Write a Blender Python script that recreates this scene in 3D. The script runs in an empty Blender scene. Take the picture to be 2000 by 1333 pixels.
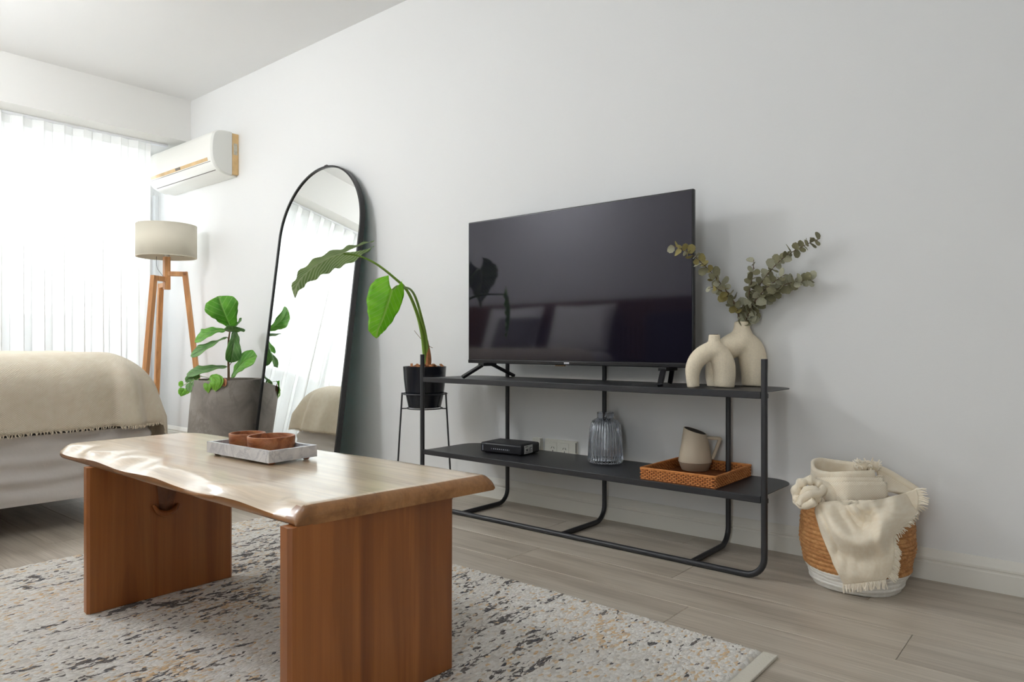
import bpy, math, random
import numpy as np
from mathutils import Vector, Matrix, noise as mnoise

random.seed(7)
SC = bpy.context.scene
COL = SC.collection

# ------------------------------------------------------------------ camera
TH = 0.6995            # heading: turned left of the wall normal (+Y)
FPX, HC, HY = 1380.0, 0.75, 673.1
cam_d = bpy.data.cameras.new('camera')
cam = bpy.data.objects.new('camera', cam_d)
COL.objects.link(cam)
cam.location = (0, 0, HC)
cam.rotation_euler = (math.pi / 2, 0, TH)
cam_d.sensor_fit = 'HORIZONTAL'
cam_d.sensor_width = 36
cam_d.lens = FPX * 36 / 2000
cam_d.shift_y = (HY - 666.5) / 2000
cam_d.clip_start = 0.02
SC.camera = cam

# ------------------------------------------------------------------ view, world, lights
vs = SC.view_settings
vs.view_transform = 'Standard'
vs.look = 'None'
vs.gamma = 1
vs.use_curve_mapping = False
vs.exposure = 0.07
SC.cycles.use_denoising = True
SC.cycles.max_bounces = 10
SC.cycles.diffuse_bounces = 6
SC.cycles.transparent_max_bounces = 12
SC.cycles.sample_clamp_indirect = 8
SC.cycles.caustics_reflective = False
SC.cycles.caustics_refractive = False

world = bpy.data.worlds.new('overcast_sky')
SC.world = world
world.use_nodes = True
wn = world.node_tree.nodes
wb = wn['Background']
wb.inputs[0].default_value = (0.93, 0.97, 1.0, 1)
wb.inputs[1].default_value = 9

FILL = (62.0, 11.0, 1.5)      # radiance of the three added globe fill lights
def area(name, loc, rot, sx, sy, power, color=(1, 1, 1), portal=False):
    d = bpy.data.lights.new(name, 'AREA')
    d.shape = 'RECTANGLE'
    d.size, d.size_y = sx, sy
    d.energy = power
    d.color = color
    o = bpy.data.objects.new(name, d)
    COL.objects.link(o)
    o.location = loc
    o.rotation_euler = rot
    if portal:
        d.cycles.is_portal = True
    return o
area('rear_fill_portal', (-0.2, -0.9, 1.0), (math.pi / 2, 0, 0), 0.5, 1.8, 1, portal=True)
# skylight enters through the big curtained window on the left and an added fill window behind the camera
area('window_portal', (-6.24, 1.02, 1.15), (0, -math.pi / 2, 0), 2.3, 3.1, 1, portal=True)

# ------------------------------------------------------------------ helpers
SN, CN = math.sin(TH), math.cos(TH)
FW = Vector((-SN, CN, 0)); RT = Vector((CN, SN, 0)); UP = Vector((0, 0, 1))
def ray(px, py):
    a = (px - 1000) / FPX
    return Vector((-SN + a * CN, CN + a * SN, (HY - py) / FPX))
def at_d(px, py, d):
    r = ray(px, py); return Vector((0, 0, HC)) + r * d
def at_y(px, py, Y):
    r = ray(px, py); return Vector((0, 0, HC)) + r * (Y / r.y)
def at_z(px, py, z):
    r = ray(px, py); return Vector((0, 0, HC)) + r * ((z - HC) / r.z)

def tag(o, label=None, cat=None, group=None, kind=None):
    if label: o['label'] = label
    if cat: o['category'] = cat
    if group: o['group'] = group
    if kind: o['kind'] = kind
    return o
def thing(name, loc, label, cat, group=None):
    o = bpy.data.objects.new(name, None)
    COL.objects.link(o)
    o.location = loc
    o.empty_display_size = 0.05
    return tag(o, label, cat, group)
def wloc(o):
    v = Vector((0, 0, 0))
    while o is not None:
        v += Vector(o.location); o = o.parent
    return v

def frame_from(t, ref=None):
    t = t.normalized()
    if ref is None:
        ref = Vector((0, 0, 1)) if abs(t.z) < 0.9 else Vector((1, 0, 0))
    a = t.cross(ref).normalized()
    return a, a.cross(t).normalized()

def smooth_path(pts, n=6):
    """Catmull-Rom through points (Vectors); extra dims allowed as lists."""
    P = [np.array(p, float) for p in pts]
    out = []
    for i in range(len(P) - 1):
        p0 = P[i - 1] if i > 0 else 2 * P[0] - P[1]
        p3 = P[i + 2] if i + 2 < len(P) else 2 * P[-1] - P[-2]
        for k in range(n):
            t = k / n
            out.append(0.5 * (2 * P[i] + (P[i + 1] - p0) * t + (2 * p0 - 5 * P[i] + 4 * P[i + 1] - p3) * t * t
                              + (3 * P[i] - p0 - 3 * P[i + 1] + p3) * t ** 3))
    out.append(P[-1])
    return out

class MB:
    def __init__(self):
        self.v = []; self.f = []; self.uv = None
    def add(self, vs, fs):
        o = len(self.v)
        self.v += [Vector(p) for p in vs]
        self.f += [tuple(i + o for i in q) for q in fs]
        return self
    def box(self, lo, hi):
        x0, y0, z0 = lo; x1, y1, z1 = hi
        return self.add([(x0, y0, z0), (x1, y0, z0), (x1, y1, z0), (x0, y1, z0), (x0, y0, z1), (x1, y0, z1), (x1, y1, z1), (x0, y1, z1)],
                        [(0, 3, 2, 1), (4, 5, 6, 7), (0, 1, 5, 4), (1, 2, 6, 5), (2, 3, 7, 6), (3, 0, 4, 7)])
    def beam(self, a, b, w, h, side):
        """box bar from a to b; 'side' is the direction of width w."""
        a, b = Vector(a), Vector(b)
        t = (b - a).normalized(); s = (side - t * side.dot(t)).normalized(); u = s.cross(t)
        vs = []
        for p in (a, b):
            for i, j in ((-1, -1), (1, -1), (1, 1), (-1, 1)):
                vs.append(p + s * i * w / 2 + u * j * h / 2)
        return self.add(vs, [(0, 3, 2, 1), (4, 5, 6, 7), (0, 1, 5, 4), (1, 2, 6, 5), (2, 3, 7, 6), (3, 0, 4, 7)])
    def tube(self, path, r, seg=10, cap=True, closed=False, squash=1.0):
        P = [Vector(p[:3]) for p in path]
        n = len(P)
        R = [r] * n if not hasattr(r, '__len__') else list(r)
        vs = []; fs = []
        t0 = (P[1] - P[0])
        a, b = frame_from(t0)
        for i in range(n):
            if closed: t = P[(i + 1) % n] - P[i - 1]
            else: t = P[min(i + 1, n - 1)] - P[max(i - 1, 0)]
            t.normalize()
            a = (a - t * a.dot(t)).normalized(); b = t.cross(a)
            for k in range(seg):
                g = 2 * math.pi * k / seg
                vs.append(P[i] + a * math.cos(g) * R[i] + b * math.sin(g) * R[i] * squash)
        m = n if closed else n - 1
        for i in range(m):
            for k in range(seg):
                j = (i + 1) % n
                fs.append((i * seg + k, i * seg + (k + 1) % seg, j * seg + (k + 1) % seg, j * seg + k))
        if cap and not closed:
            fs.append(tuple(range(seg - 1, -1, -1)))
            fs.append(tuple((n - 1) * seg + k for k in range(seg)))
        return self.add(vs, fs)
    def lathe(self, prof, c, seg=40, close=True, rfun=None):
        """prof list of (r,z) from bottom; c centre."""
        c = Vector(c); vs = []; fs = []
        for r, z in prof:
            for k in range(seg):
                g = 2 * math.pi * k / seg
                rr = r if rfun is None else rfun(r, z, g)
                vs.append(c + Vector((rr * math.cos(g), rr * math.sin(g), z)))
        n = len(prof)
        for i in range(n - 1):
            for k in range(seg):
                fs.append((i * seg + k, i * seg + (k + 1) % seg, (i + 1) * seg + (k + 1) % seg, (i + 1) * seg + k))
        if close:
            fs.append(tuple(range(seg - 1, -1, -1)))
            fs.append(tuple((n - 1) * seg + k for k in range(seg)))
        return self.add(vs, fs)
    def grid(self, fn, nu, nv, wrap_u=False):
        vs = [fn(i / (nu if wrap_u else nu - 1), j / (nv - 1)) for j in range(nv) for i in range(nu)]
        fs = []
        for j in range(nv - 1):
            for i in range(nu if wrap_u else nu - 1):
                i2 = (i + 1) % nu
                fs.append((j * nu + i, j * nu + i2, (j + 1) * nu + i2, (j + 1) * nu + i))
        return self.add(vs, fs)
    def extrude_profile(self, prof, axis, a, b):
        """closed polygon prof of 3D points at axis offset 0; swept from a to b along axis vector."""
        ax = Vector(axis); n = len(prof)
        vs = [Vector(p) + ax * a for p in prof] + [Vector(p) + ax * b for p in prof]
        fs = [(i, (i + 1) % n, n + (i + 1) % n, n + i) for i in range(n)]
        fs += [tuple(range(n - 1, -1, -1)), tuple(range(n, 2 * n))]
        return self.add(vs, fs)
    def mesh(self, name, off, m, smooth, angle):
        me = bpy.data.meshes.new(name)
        me.from_pydata([tuple(p - off) for p in self.v], [], self.f)
        if self.uv:
            l = me.uv_layers.new(name='UVMap')
            for lp in me.loops: l.data[lp.index].uv = self.uv[lp.vertex_index]
        me.validate()
        if m: me.materials.append(m)
        if smooth:
            me.shade_smooth()
            me.set_sharp_from_angle(angle=math.radians(angle))
        return me
    def build(self, name, m, parent=None, smooth=True, angle=35, bevel=0, seg=2, solid=0, fix=False, origin=None):
        off = wloc(parent) if parent else Vector((0, 0, 0))
        o0 = Vector(origin) if origin is not None else off
        me = self.mesh(name, o0, m, smooth, angle)
        if fix:
            import bmesh
            bm = bmesh.new(); bm.from_mesh(me); bmesh.ops.recalc_face_normals(bm, faces=bm.faces); bm.to_mesh(me); bm.free()
        o = bpy.data.objects.new(name, me)
        COL.objects.link(o)
        o.location = o0 - off
        if parent: o.parent = parent
        if solid:
            s = o.modifiers.new('thick', 'SOLIDIFY'); s.thickness = solid; s.offset = 0
        if bevel:
            b = o.modifiers.new('bevel', 'BEVEL'); b.width = bevel; b.segments = seg; b.limit_method = 'ANGLE'; b.angle_limit = math.radians(40)
            b.harden_normals = False
        return o
def struct(o):
    o['kind'] = 'structure'; return o

def remeshed(mb, name, m, parent, voxel, smooth_it=6):
    o = mb.build(name, m, parent)
    r = o.modifiers.new('r', 'REMESH'); r.mode = 'VOXEL'; r.voxel_size = voxel; r.use_smooth_shade = True
    s = o.modifiers.new('s', 'SMOOTH'); s.iterations = smooth_it; s.factor = 0.5
    bpy.context.view_layer.update()
    dg = bpy.context.evaluated_depsgraph_get()
    me = bpy.data.meshes.new_from_object(o.evaluated_get(dg))
    o.modifiers.clear(); o.data = me
    me.shade_smooth()
    if not me.materials: me.materials.append(m)
    return o

# ------------------------------------------------------------------ materials
class NT:
    def __init__(self, name):
        self.m = bpy.data.materials.new(name); self.m.use_nodes = True
        self.t = self.m.node_tree; self.b = self.t.nodes['Principled BSDF']
        self.out = self.t.nodes['Material Output']
    def n(self, typ, **kw):
        x = self.t.nodes.new(typ)
        for k, v in kw.items():
            if k.startswith('i_'):
                x.inputs[int(k[2:]) if k[2:].isdigit() else k[2:].replace('_', ' ')].default_value = v
            else: setattr(x, k, v)
        return x
    def l(self, a, ao, b, bi): self.t.links.new(a.outputs[ao], b.inputs[bi])
    def coords(self, scale=(1, 1, 1), kind='Object', rot=(0, 0, 0)):
        tc = self.n('ShaderNodeTexCoord'); mp = self.n('ShaderNodeMapping')
        mp.inputs['Scale'].default_value = scale; mp.inputs['Rotation'].default_value = rot
        self.l(tc, kind, mp, 0); return mp
    def noise(self, src, scale, detail=4, rough=0.5, dist=0):
        x = self.n('ShaderNodeTexNoise'); x.inputs['Scale'].default_value = scale; x.inputs['Detail'].default_value = detail
        x.inputs['Roughness'].default_value = rough; x.inputs['Distortion'].default_value = dist
        self.l(src, 0, x, 'Vector'); return x
    def ramp(self, src, so, stops, interp='LINEAR'):
        r = self.n('ShaderNodeValToRGB'); e = r.color_ramp; e.interpolation = interp
        while len(e.elements) < len(stops): e.elements.new(0.5)
        for i, (p, c) in enumerate(stops):
            e.elements[i].position = p; e.elements[i].color = (*c, 1) if len(c) == 3 else c
        self.l(src, so, r, 0); return r
    def mix(self, f, fo, a, b, mode='MIX'):
        x = self.n('ShaderNodeMix', data_type='RGBA', blend_type=mode)
        if f is None: x.inputs[0].default_value = fo
        else: self.l(f, fo, x, 0)
        for s, i in ((a, 6), (b, 7)):
            if isinstance(s, tuple): x.inputs[i].default_value = (*s, 1) if len(s) == 3 else s
            else: self.l(s, 2 if s.bl_idname == 'ShaderNodeMix' else 0, x, i)
        return x
    def bump(self, src, so, strength, dist=0.01, prev=None):
        b = self.n('ShaderNodeBump'); b.inputs['Strength'].default_value = strength; b.inputs['Distance'].default_value = dist
        self.l(src, so, b, 'Height')
        if prev: self.l(prev, 0, b, 'Normal')
        self.l(b, 0, self.b, 'Normal'); return b
    def color(self, src): self.l(src, 2 if src.bl_idname == 'ShaderNodeMix' else 0, self.b, 'Base Color')
def srgb(r, g, b):
    f = lambda c: (c / 255 / 12.92) if c / 255 <= 0.04045 else ((c / 255 + 0.055) / 1.055) ** 2.4
    return (f(r), f(g), f(b))
def plain(name, c, rough=0.5, metal=0, bump=None, spec=0.5, vary=0.0, vscale=20):
    k = NT(name)
    k.b.inputs['Base Color'].default_value = (*c, 1); k.b.inputs['Roughness'].default_value = rough; k.b.inputs['Metallic'].default_value = metal
    k.b.inputs['Specular IOR Level'].default_value = spec
    if bump or vary:
        co = k.coords()
        if vary:
            nz = k.noise(co, vscale, 4)
            k.color(k.ramp(nz, 0, [(0.3, tuple(x * (1 - vary) for x in c)), (0.7, tuple(min(1, x * (1 + vary)) for x in c))]))
        if bump:
            nb = k.noise(co, bump[0], 4); k.bump(nb, 0, bump[1], bump[2] if len(bump) > 2 else 0.005)
    return k.m

M = {}
M['wall'] = plain('wall_paint', srgb(232, 232, 231), 0.6, bump=(90, 0.06), spec=0.3)
M['ceiling'] = plain('ceiling_paint', srgb(236, 236, 236), 0.75, spec=0.2)
M['beam'] = plain('beam_paint', srgb(232, 231, 228), 0.7, spec=0.2)
M['base'] = plain('baseboard_paint', srgb(229, 226, 217), 0.4)
M['black'] = plain('black_powder_coat', srgb(42, 42, 45), 0.42, bump=(900, 0.05), spec=0.5)
M['blackfine'] = plain('black_satin_frame', srgb(28, 27, 28), 0.35)
M['tvplastic'] = plain('tv_black_plastic', srgb(22, 22, 25), 0.3)
M['silver'] = plain('silver_print', srgb(205, 205, 210), 0.35)
M['router'] = plain('router_black_plastic', srgb(20, 21, 27), 0.45, bump=(700, 0.06))
M['led'] = plain('router_white_print', srgb(190, 195, 205), 0.5)
M['sticker'] = plain('white_sticker', srgb(225, 225, 222), 0.5)
M['stickerink'] = plain('sticker_grey_ink', srgb(90, 92, 96), 0.6)
M['acwhite'] = plain('ac_white_plastic', srgb(240, 239, 233), 0.35)
M['acend'] = plain('ac_grey_plastic', srgb(222, 222, 217), 0.4)
M['actan'] = plain('ac_aged_tan_plastic', srgb(214, 180, 128), 0.5, vary=0.12, vscale=14)
M['acdark'] = plain('ac_dark_gap', srgb(105, 98, 92), 0.6)
M['mirrorback'] = plain('mirror_back_teal_paint', srgb(58, 128, 128), 0.55)
M['pot_black'] = plain('black_glazed_pot', srgb(21, 24, 33), 0.25)
M['soil'] = plain('potting_bark', srgb(92, 62, 45), 0.9, bump=(60, 1.0, 0.02), vary=0.35, vscale=50)
M['stemgreen'] = plain('alocasia_stem', srgb(126, 158, 62), 0.4, vary=0.12, vscale=12)
M['stembrown'] = plain('woody_stem', srgb(128, 98, 72), 0.7, bump=(80, 0.5), vary=0.2)
M['husk'] = plain('dry_brown_husk', srgb(163, 106, 62), 0.75, bump=(120, 0.6), vary=0.3, vscale=40)
M['vase'] = plain('speckled_cream_ceramic', srgb(240, 226, 200), 0.65, bump=(260, 0.35, 0.004), vary=0.06, vscale=220)
M['pitcher'] = plain('matte_taupe_ceramic', srgb(196, 181, 158), 0.55, bump=(300, 0.08))
M['pitcher2'] = plain('unglazed_brown_ceramic', srgb(158, 139, 117), 0.8, bump=(300, 0.15))
M['pitcherin'] = plain('dark_ceramic_inside', srgb(92, 84, 78), 0.4)  # inside of the pitcher, darker than its outside
M['linen'] = plain('lamp_linen', srgb(216, 209, 192), 0.85, bump=(500, 0.25))
M['chrome'] = plain('chrome', (0.75, 0.75, 0.76), 0.15, 1)
M['fabric_base'] = plain('bed_base_linen', srgb(222, 216, 211), 0.9, bump=(9, 0.3, 0.02))
M['sheet'] = plain('white_bedsheet', srgb(236, 234, 230), 0.9, bump=(14, 0.3, 0.02))
M['rubber'] = plain('black_rubber', srgb(22, 22, 26), 0.5)
M['outlet'] = plain('outlet_plastic', srgb(228, 226, 214), 0.35)
M['outlethole'] = plain('outlet_slot', srgb(50, 48, 46), 0.6)
M['winframe'] = plain('white_aluminium', srgb(232, 234, 236), 0.4)
M['parapet'] = plain('balcony_render', srgb(205, 208, 212), 0.8)
M['balconyfloor'] = plain('balcony_tile', srgb(170, 168, 163), 0.8)
M['charcoal'] = plain('charcoal_upholstery', srgb(38, 40, 46), 0.9, bump=(400, 0.3))
M['cushion'] = plain('grey_cushion', srgb(120, 118, 120), 0.9, bump=(300, 0.3))
M['basketwhite'] = plain('white_painted_seagrass', srgb(236, 233, 226), 0.7, bump=(70, 0.3, 0.006))
M['terracotta'] = plain('dry_orange_leaf', srgb(196, 128, 92), 0.7, vary=0.2)
M['euc_stem'] = plain('eucalyptus_stem', srgb(104, 82, 62), 0.7)

def wood(name, dark, mid, light, axis, scale=1.0, rough=0.4, contrast=1.0, coat=0.0, seed=0.0, bump=0.08):
    """axis: grain direction 0/1/2"""
    k = NT(name)
    s = [9.0 * scale] * 3; s[axis] = 0.55 * scale
    co = k.coords(tuple(s)); co.inputs['Location'].default_value = (seed, seed * 1.7, seed * 0.6)
    n1 = k.noise(co, 1.3, 6, 0.55, 0.9)
    s2 = [110.0 * scale] * 3; s2[axis] = 2.2 * scale
    co2 = k.coords(tuple(s2)); n2 = k.noise(co2, 1.0, 3, 0.6)
    # growth rings (cathedral figure)
    w = k.n('ShaderNodeMath', operation='SINE'); mu = k.n('ShaderNodeMath', operation='MULTIPLY'); mu.inputs[1].default_value = 26
    k.l(n1, 0, mu, 0); k.l(mu, 0, w, 0)
    r1 = k.ramp(n1, 0, [(0.3, dark), (0.5, mid), (0.72, light)])
    r2 = k.ramp(w, 0, [(0.0, (0.72,) * 3), (0.45, (1, 1, 1)), (1, (1.0,) * 3)])
    m1 = k.mix(None, 0.38 * contrast, r1, r2, 'MULTIPLY')
    r3 = k.ramp(n2, 0, [(0.3, (0.62,) * 3), (0.62, (1.0,) * 3)])
    m2 = k.mix(None, 0.55 * contrast, m1, r3, 'MULTIPLY')
    k.color(m2)
    k.b.inputs['Roughness'].default_value = rough
    k.b.inputs['Coat Weight'].default_value = coat; k.b.inputs['Coat Roughness'].default_value = 0.2
    k.bump(n2, 0, bump, 0.003)
    return k.m
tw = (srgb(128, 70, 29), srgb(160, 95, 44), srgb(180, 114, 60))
M['wood_top_sheen'] = wood('table_top_wood_sheen', srgb(198, 166, 130), srgb(222, 194, 158), srgb(232, 206, 174), 0, 0.8, 0.34, coat=1.0)  # wood paled: the window's reflection is painted into the top's colour
M['wood_edge'] = wood('table_edge_wood', srgb(128, 84, 46), srgb(160, 110, 64), srgb(178, 128, 80), 0, 0.8, 0.36, coat=0.3)  # darker edge finish, also standing in for weaker light on the sides
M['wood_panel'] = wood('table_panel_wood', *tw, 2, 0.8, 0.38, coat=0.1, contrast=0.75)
M['wood_top_sheen'].node_tree.nodes['Principled BSDF'].inputs['Coat IOR'].default_value = 2.2
M['wood_lamp'] = wood('lamp_pine', srgb(186, 124, 72), srgb(208, 148, 92), srgb(222, 168, 112), 2, 1.5, 0.45)
M['wood_bowl'] = wood('acacia_bowl', srgb(120, 62, 30), srgb(164, 96, 52), srgb(192, 128, 78), 0, 3.0, 0.4)
M['wood_head'] = wood('headboard_wood', srgb(92, 56, 38), srgb(116, 74, 50), srgb(138, 92, 64), 2, 1.0, 0.5)

def floor_mat():
    k = NT('grey_oak_laminate')
    oi = k.n('ShaderNodeObjectInfo')
    tc = k.n('ShaderNodeTexCoord')
    ad = k.n('ShaderNodeVectorMath', operation='ADD')
    sc = k.n('ShaderNodeVectorMath', operation='SCALE'); sc.inputs['Scale'].default_value = 37.0
    cb = k.n('ShaderNodeCombineXYZ')
    k.l(oi, 'Random', cb, 0); k.l(oi, 'Random', cb, 1); k.l(cb, 0, sc, 0)
    k.l(tc, 'Object', ad, 0); k.l(sc, 0, ad, 1)
    def mp(s):
        m = k.n('ShaderNodeMapping'); m.inputs['Scale'].default_value = s; k.l(ad, 0, m, 0); return m
    n1 = k.noise(mp((1.1, 14, 1)), 1.0, 5, 0.6, 0.6)
    n2 = k.noise(mp((4, 150, 1)), 1.0, 3, 0.6)
    n3 = k.noise(mp((3, 6, 1)), 1.0, 2)
    a = k.ramp(n1, 0, [(0.28, srgb(164, 152, 137)), (0.5, srgb(192, 181, 166)), (0.75, srgb(208, 199, 185))])
    b = k.ramp(n2, 0, [(0.3, (0.66, 0.65, 0.63)), (0.6, (1, 1, 1))])
    m1 = k.mix(None, 0.6, a, b, 'MULTIPLY')
    c = k.ramp(n3, 0, [(0.3, (0.84, 0.82, 0.8)), (0.65, (1, 1, 1))])
    m2 = k.mix(None, 0.6, m1, c, 'MULTIPLY')
    hv = k.n('ShaderNodeHueSaturation'); k.l(m2, 2, hv, 'Color')
    mr = k.n('ShaderNodeMapRange'); mr.inputs['To Min'].default_value = 0.95; mr.inputs['To Max'].default_value = 1.05
    k.l(oi, 'Random', mr, 0); k.l(mr, 0, hv, 'Value')
    k.l(hv, 0, k.b, 'Base Color')
    k.b.inputs['Roughness'].default_value = 0.42
    k.bump(n2, 0, 0.1, 0.002)
    return k.m
M['floor'] = floor_mat()

def rug_mat():
    k = NT('abstract_rug_pile')
    # every tuft is one cell with its own random number; regional masks decide how many tufts are dark, ochre or tan
    co = k.coords((150, 78, 0.001))
    dn = k.noise(k.coords((60, 60, 1)), 1.0, 2)
    vo = k.n('ShaderNodeTexVoronoi', feature='F1'); vo.inputs['Scale'].default_value = 1.0
    sm = k.n('ShaderNodeVectorMath', operation='SCALE'); sm.inputs['Scale'].default_value = 1.2
    av = k.n('ShaderNodeVectorMath', operation='ADD'); k.l(dn, 1, sm, 0); k.l(co, 0, av, 0); k.l(sm, 0, av, 1); k.l(av, 0, vo, 'Vector')
    sp = k.n('ShaderNodeSeparateColor'); k.l(vo, 'Color', sp, 0)
    def lt(a, ao, b):
        m = k.n('ShaderNodeMath', operation='LESS_THAN'); k.l(a, ao, m, 0); k.l(b, 0, m, 1); return m
    streak = k.noise(k.coords((26, 8.5, 1)), 1.0, 4, 0.68, 0.6)
    region = k.noise(k.coords((2.6, 1.3, 1)), 1.0, 3, 0.6, 0.5)
    ad = k.n('ShaderNodeMath', operation='MULTIPLY_ADD'); ad.inputs[1].default_value = 0.62; k.l(region, 0, ad, 0); k.l(streak, 0, ad, 2)
    pd = k.ramp(ad, 0, [(0.80, (0.012,) * 3), (0.885, (0.14,) * 3), (0.93, (0.7,) * 3), (1.0, (0.95,) * 3)])
    dark = lt(sp, 0, pd)
    r2 = k.noise(k.coords((3.4, 2.2, 1)), 1.0, 3, 0.6, 0.3)
    po = k.ramp(r2, 0, [(0.47, (0.07,) * 3), (0.6, (0.22,) * 3), (0.7, (0.65,) * 3)])
    och = lt(sp, 1, po)
    base = k.ramp(sp, 2, [(0.0, srgb(196, 190, 180)), (0.35, srgb(218, 214, 206)), (0.7, srgb(230, 227, 220)), (1.0, srgb(214, 206, 192))])
    oc = k.ramp(sp, 2, [(0.0, srgb(206, 170, 124)), (0.6, srgb(220, 196, 160)), (1.0, srgb(190, 170, 148))])
    dk = k.ramp(sp, 1, [(0.0, srgb(62, 63, 70)), (0.5, srgb(92, 84, 78)), (1.0, srgb(122, 114, 108))])
    c1 = k.mix(och, 0, base, oc)
    c2 = k.mix(dark, 0, c1, dk)
    k.color(c2)
    k.b.inputs['Roughness'].default_value = 0.95
    k.b.inputs['Specular IOR Level'].default_value = 0.1
    k.b.inputs['Sheen Weight'].default_value = 0.2
    iv = k.n('ShaderNodeMath', operation='SUBTRACT'); iv.inputs[0].default_value = 1.0; k.l(vo, 'Distance', iv, 1)
    k.bump(iv, 0, 0.7, 0.005)
    return k.m
M['rug'] = rug_mat()
M['rughem'] = plain('rug_binding', srgb(214, 208, 194), 0.9, bump=(160, 0.5))

def leaf_mat(name, dark, light, vein, transl=0.35, veins=9, slant=0.35, rough=0.4, veinw=0.12, vstr=0.6):
    k = NT(name)
    uv = k.n('ShaderNodeTexCoord'); sep = k.n('ShaderNodeSeparateXYZ'); k.l(uv, 'UV', sep, 0)
    ab = k.n('ShaderNodeMath', operation='ABSOLUTE'); k.l(sep, 0, ab, 0)
    ma = k.n('ShaderNodeMath', operation='MULTIPLY_ADD'); ma.inputs[1].default_value = -slant; k.l(ab, 0, ma, 0); k.l(sep, 1, ma, 2)
    mu = k.n('ShaderNodeMath', operation='MULTIPLY'); mu.inputs[1].default_value = veins; k.l(ma, 0, mu, 0)
    fr = k.n('ShaderNodeMath', operation='FRACT'); k.l(mu, 0, fr, 0)
    su = k.n('ShaderNodeMath', operation='SUBTRACT'); su.inputs[1].default_value = 0.5; k.l(fr, 0, su, 0)
    a2 = k.n('ShaderNodeMath', operation='ABSOLUTE'); k.l(su, 0, a2, 0)
    sv = k.ramp(a2, 0, [(0.0, (vstr,) * 3), (veinw, (0, 0, 0))])
    mid = k.ramp(ab, 0, [(0.0, (1, 1, 1)), (0.07, (0, 0, 0))])
    mx = k.mix(None, 1.0, sv, mid, 'LIGHTEN')
    nz = k.noise(k.coords((1, 1, 1)), 14, 3)
    base = k.ramp(nz, 0, [(0.3, dark), (0.7, light)])
    c = k.mix(mx, 2, base, vein)
    k.color(c)
    k.b.inputs['Roughness'].default_value = rough
    tr = k.n('ShaderNodeBsdfTranslucent'); k.l(c, 2, tr, 0)
    ms = k.n('ShaderNodeMixShader'); ms.inputs[0].default_value = transl
    k.l(k.b, 0, ms, 1); k.l(tr, 0, ms, 2); k.l(ms, 0, k.out, 0)
    k.bump(mx, 2, 0.25, 0.004)
    return k.m
M['alocasia'] = leaf_mat('alocasia_leaf', srgb(134, 206, 48), srgb(170, 230, 66), srgb(204, 236, 130), 0.55, 8, 0.5)
M['alocasia_pale'] = leaf_mat('alocasia_leaf_pale_veins', srgb(148, 174, 120), srgb(176, 198, 144), srgb(232, 236, 214), 0.5, 11, 0.5, 0.4, 0.3, 0.8)
M['fig'] = leaf_mat('fiddle_fig_leaf', srgb(104, 172, 72), srgb(146, 208, 90), srgb(186, 224, 140), 0.5, 6, 0.4, 0.35)
M['figdark'] = leaf_mat('fiddle_fig_leaf_dark', srgb(112, 160, 94), srgb(142, 188, 112), srgb(186, 212, 162), 0.45, 6, 0.4, 0.35)
M['pothos'] = leaf_mat('trailing_leaf', srgb(112, 182, 56), srgb(156, 214, 80), srgb(184, 220, 120), 0.45, 5, 0.4)
M['euc'] = plain('eucalyptus_leaf', srgb(132, 128, 98), 0.7, vary=0.25, vscale=16)
M['euc2'] = plain('eucalyptus_leaf_pale', srgb(170, 168, 144), 0.7, vary=0.2, vscale=16)
M['euc3'] = plain('eucalyptus_leaf_olive', srgb(150, 138, 84), 0.7, vary=0.2, vscale=16)

def stone(name, c1, c2, c3, scale, rough, vein=None):
    k = NT(name); co = k.coords()
    n1 = k.noise(co, scale, 6, 0.6, 0.6)
    r = k.ramp(n1, 0, [(0.3, c1), (0.5, c2), (0.72, c3)])
    last = r
    if vein:
        n2 = k.noise(co, scale * 0.45, 5, 0.6, 2.2)
        rv = k.ramp(n2, 0, [(0.46, (0, 0, 0)), (0.5, (0.8, 0.8, 0.8)), (0.54, (0, 0, 0))])
        last = k.mix(rv, 0, r, vein)
    k.color(last); k.b.inputs['Roughness'].default_value = rough
    n3 = k.noise(co, scale * 8, 3); k.bump(n3, 0, 0.12, 0.003)
    return k.m
M['concrete'] = stone('fibre_concrete', srgb(112, 104, 98), srgb(138, 130, 122), srgb(158, 150, 142), 5, 0.75, srgb(126, 118, 111))
M['marble'] = stone('grey_marble', srgb(188, 189, 194), srgb(210, 211, 215), srgb(226, 226, 228), 14, 0.3, srgb(180, 182, 190))

def weave(name, c1, c2, sx, sy, bstr=0.8, plane='XZ', bd=0.004, uv=False):
    k = NT(name)
    co = k.coords((1, 1, 1), 'UV' if uv else 'Object')
    sp = k.n('ShaderNodeSeparateXYZ'); k.l(co, 0, sp, 0)
    def sn(o, f):
        m = k.n('ShaderNodeMath', operation='MULTIPLY'); m.inputs[1].default_value = f; k.l(sp, o, m, 0)
        s = k.n('ShaderNodeMath', operation='SINE'); k.l(m, 0, s, 0); return s
    a = sn(0, sx); b = sn({'XZ': 2, 'XY': 1}[plane], sy)
    p = k.n('ShaderNodeMath', operation='MULTIPLY'); k.l(a, 0, p, 0); k.l(b, 0, p, 1)
    nz = k.noise(co, 30, 4)
    r = k.ramp(nz, 0, [(0.3, c1), (0.7, c2)])
    pr = k.ramp(p, 0, [(0.0, (0.82, 0.80, 0.77)), (0.5, (1, 1, 1))])
    k.color(k.mix(None, 0.6, r, pr, 'MULTIPLY'))
    k.b.inputs['Roughness'].default_value = 0.9; k.b.inputs['Sheen Weight'].default_value = 0.25
    k.b.inputs['Specular IOR Level'].default_value = 0.15
    k.bump(p, 0, bstr, bd)
    return k.m
M['throw'] = weave('waffle_weave_throw', srgb(240, 226, 203), srgb(247, 236, 216), 800, 800, 0.5, 'XY', 0.002, uv=True)
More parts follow.
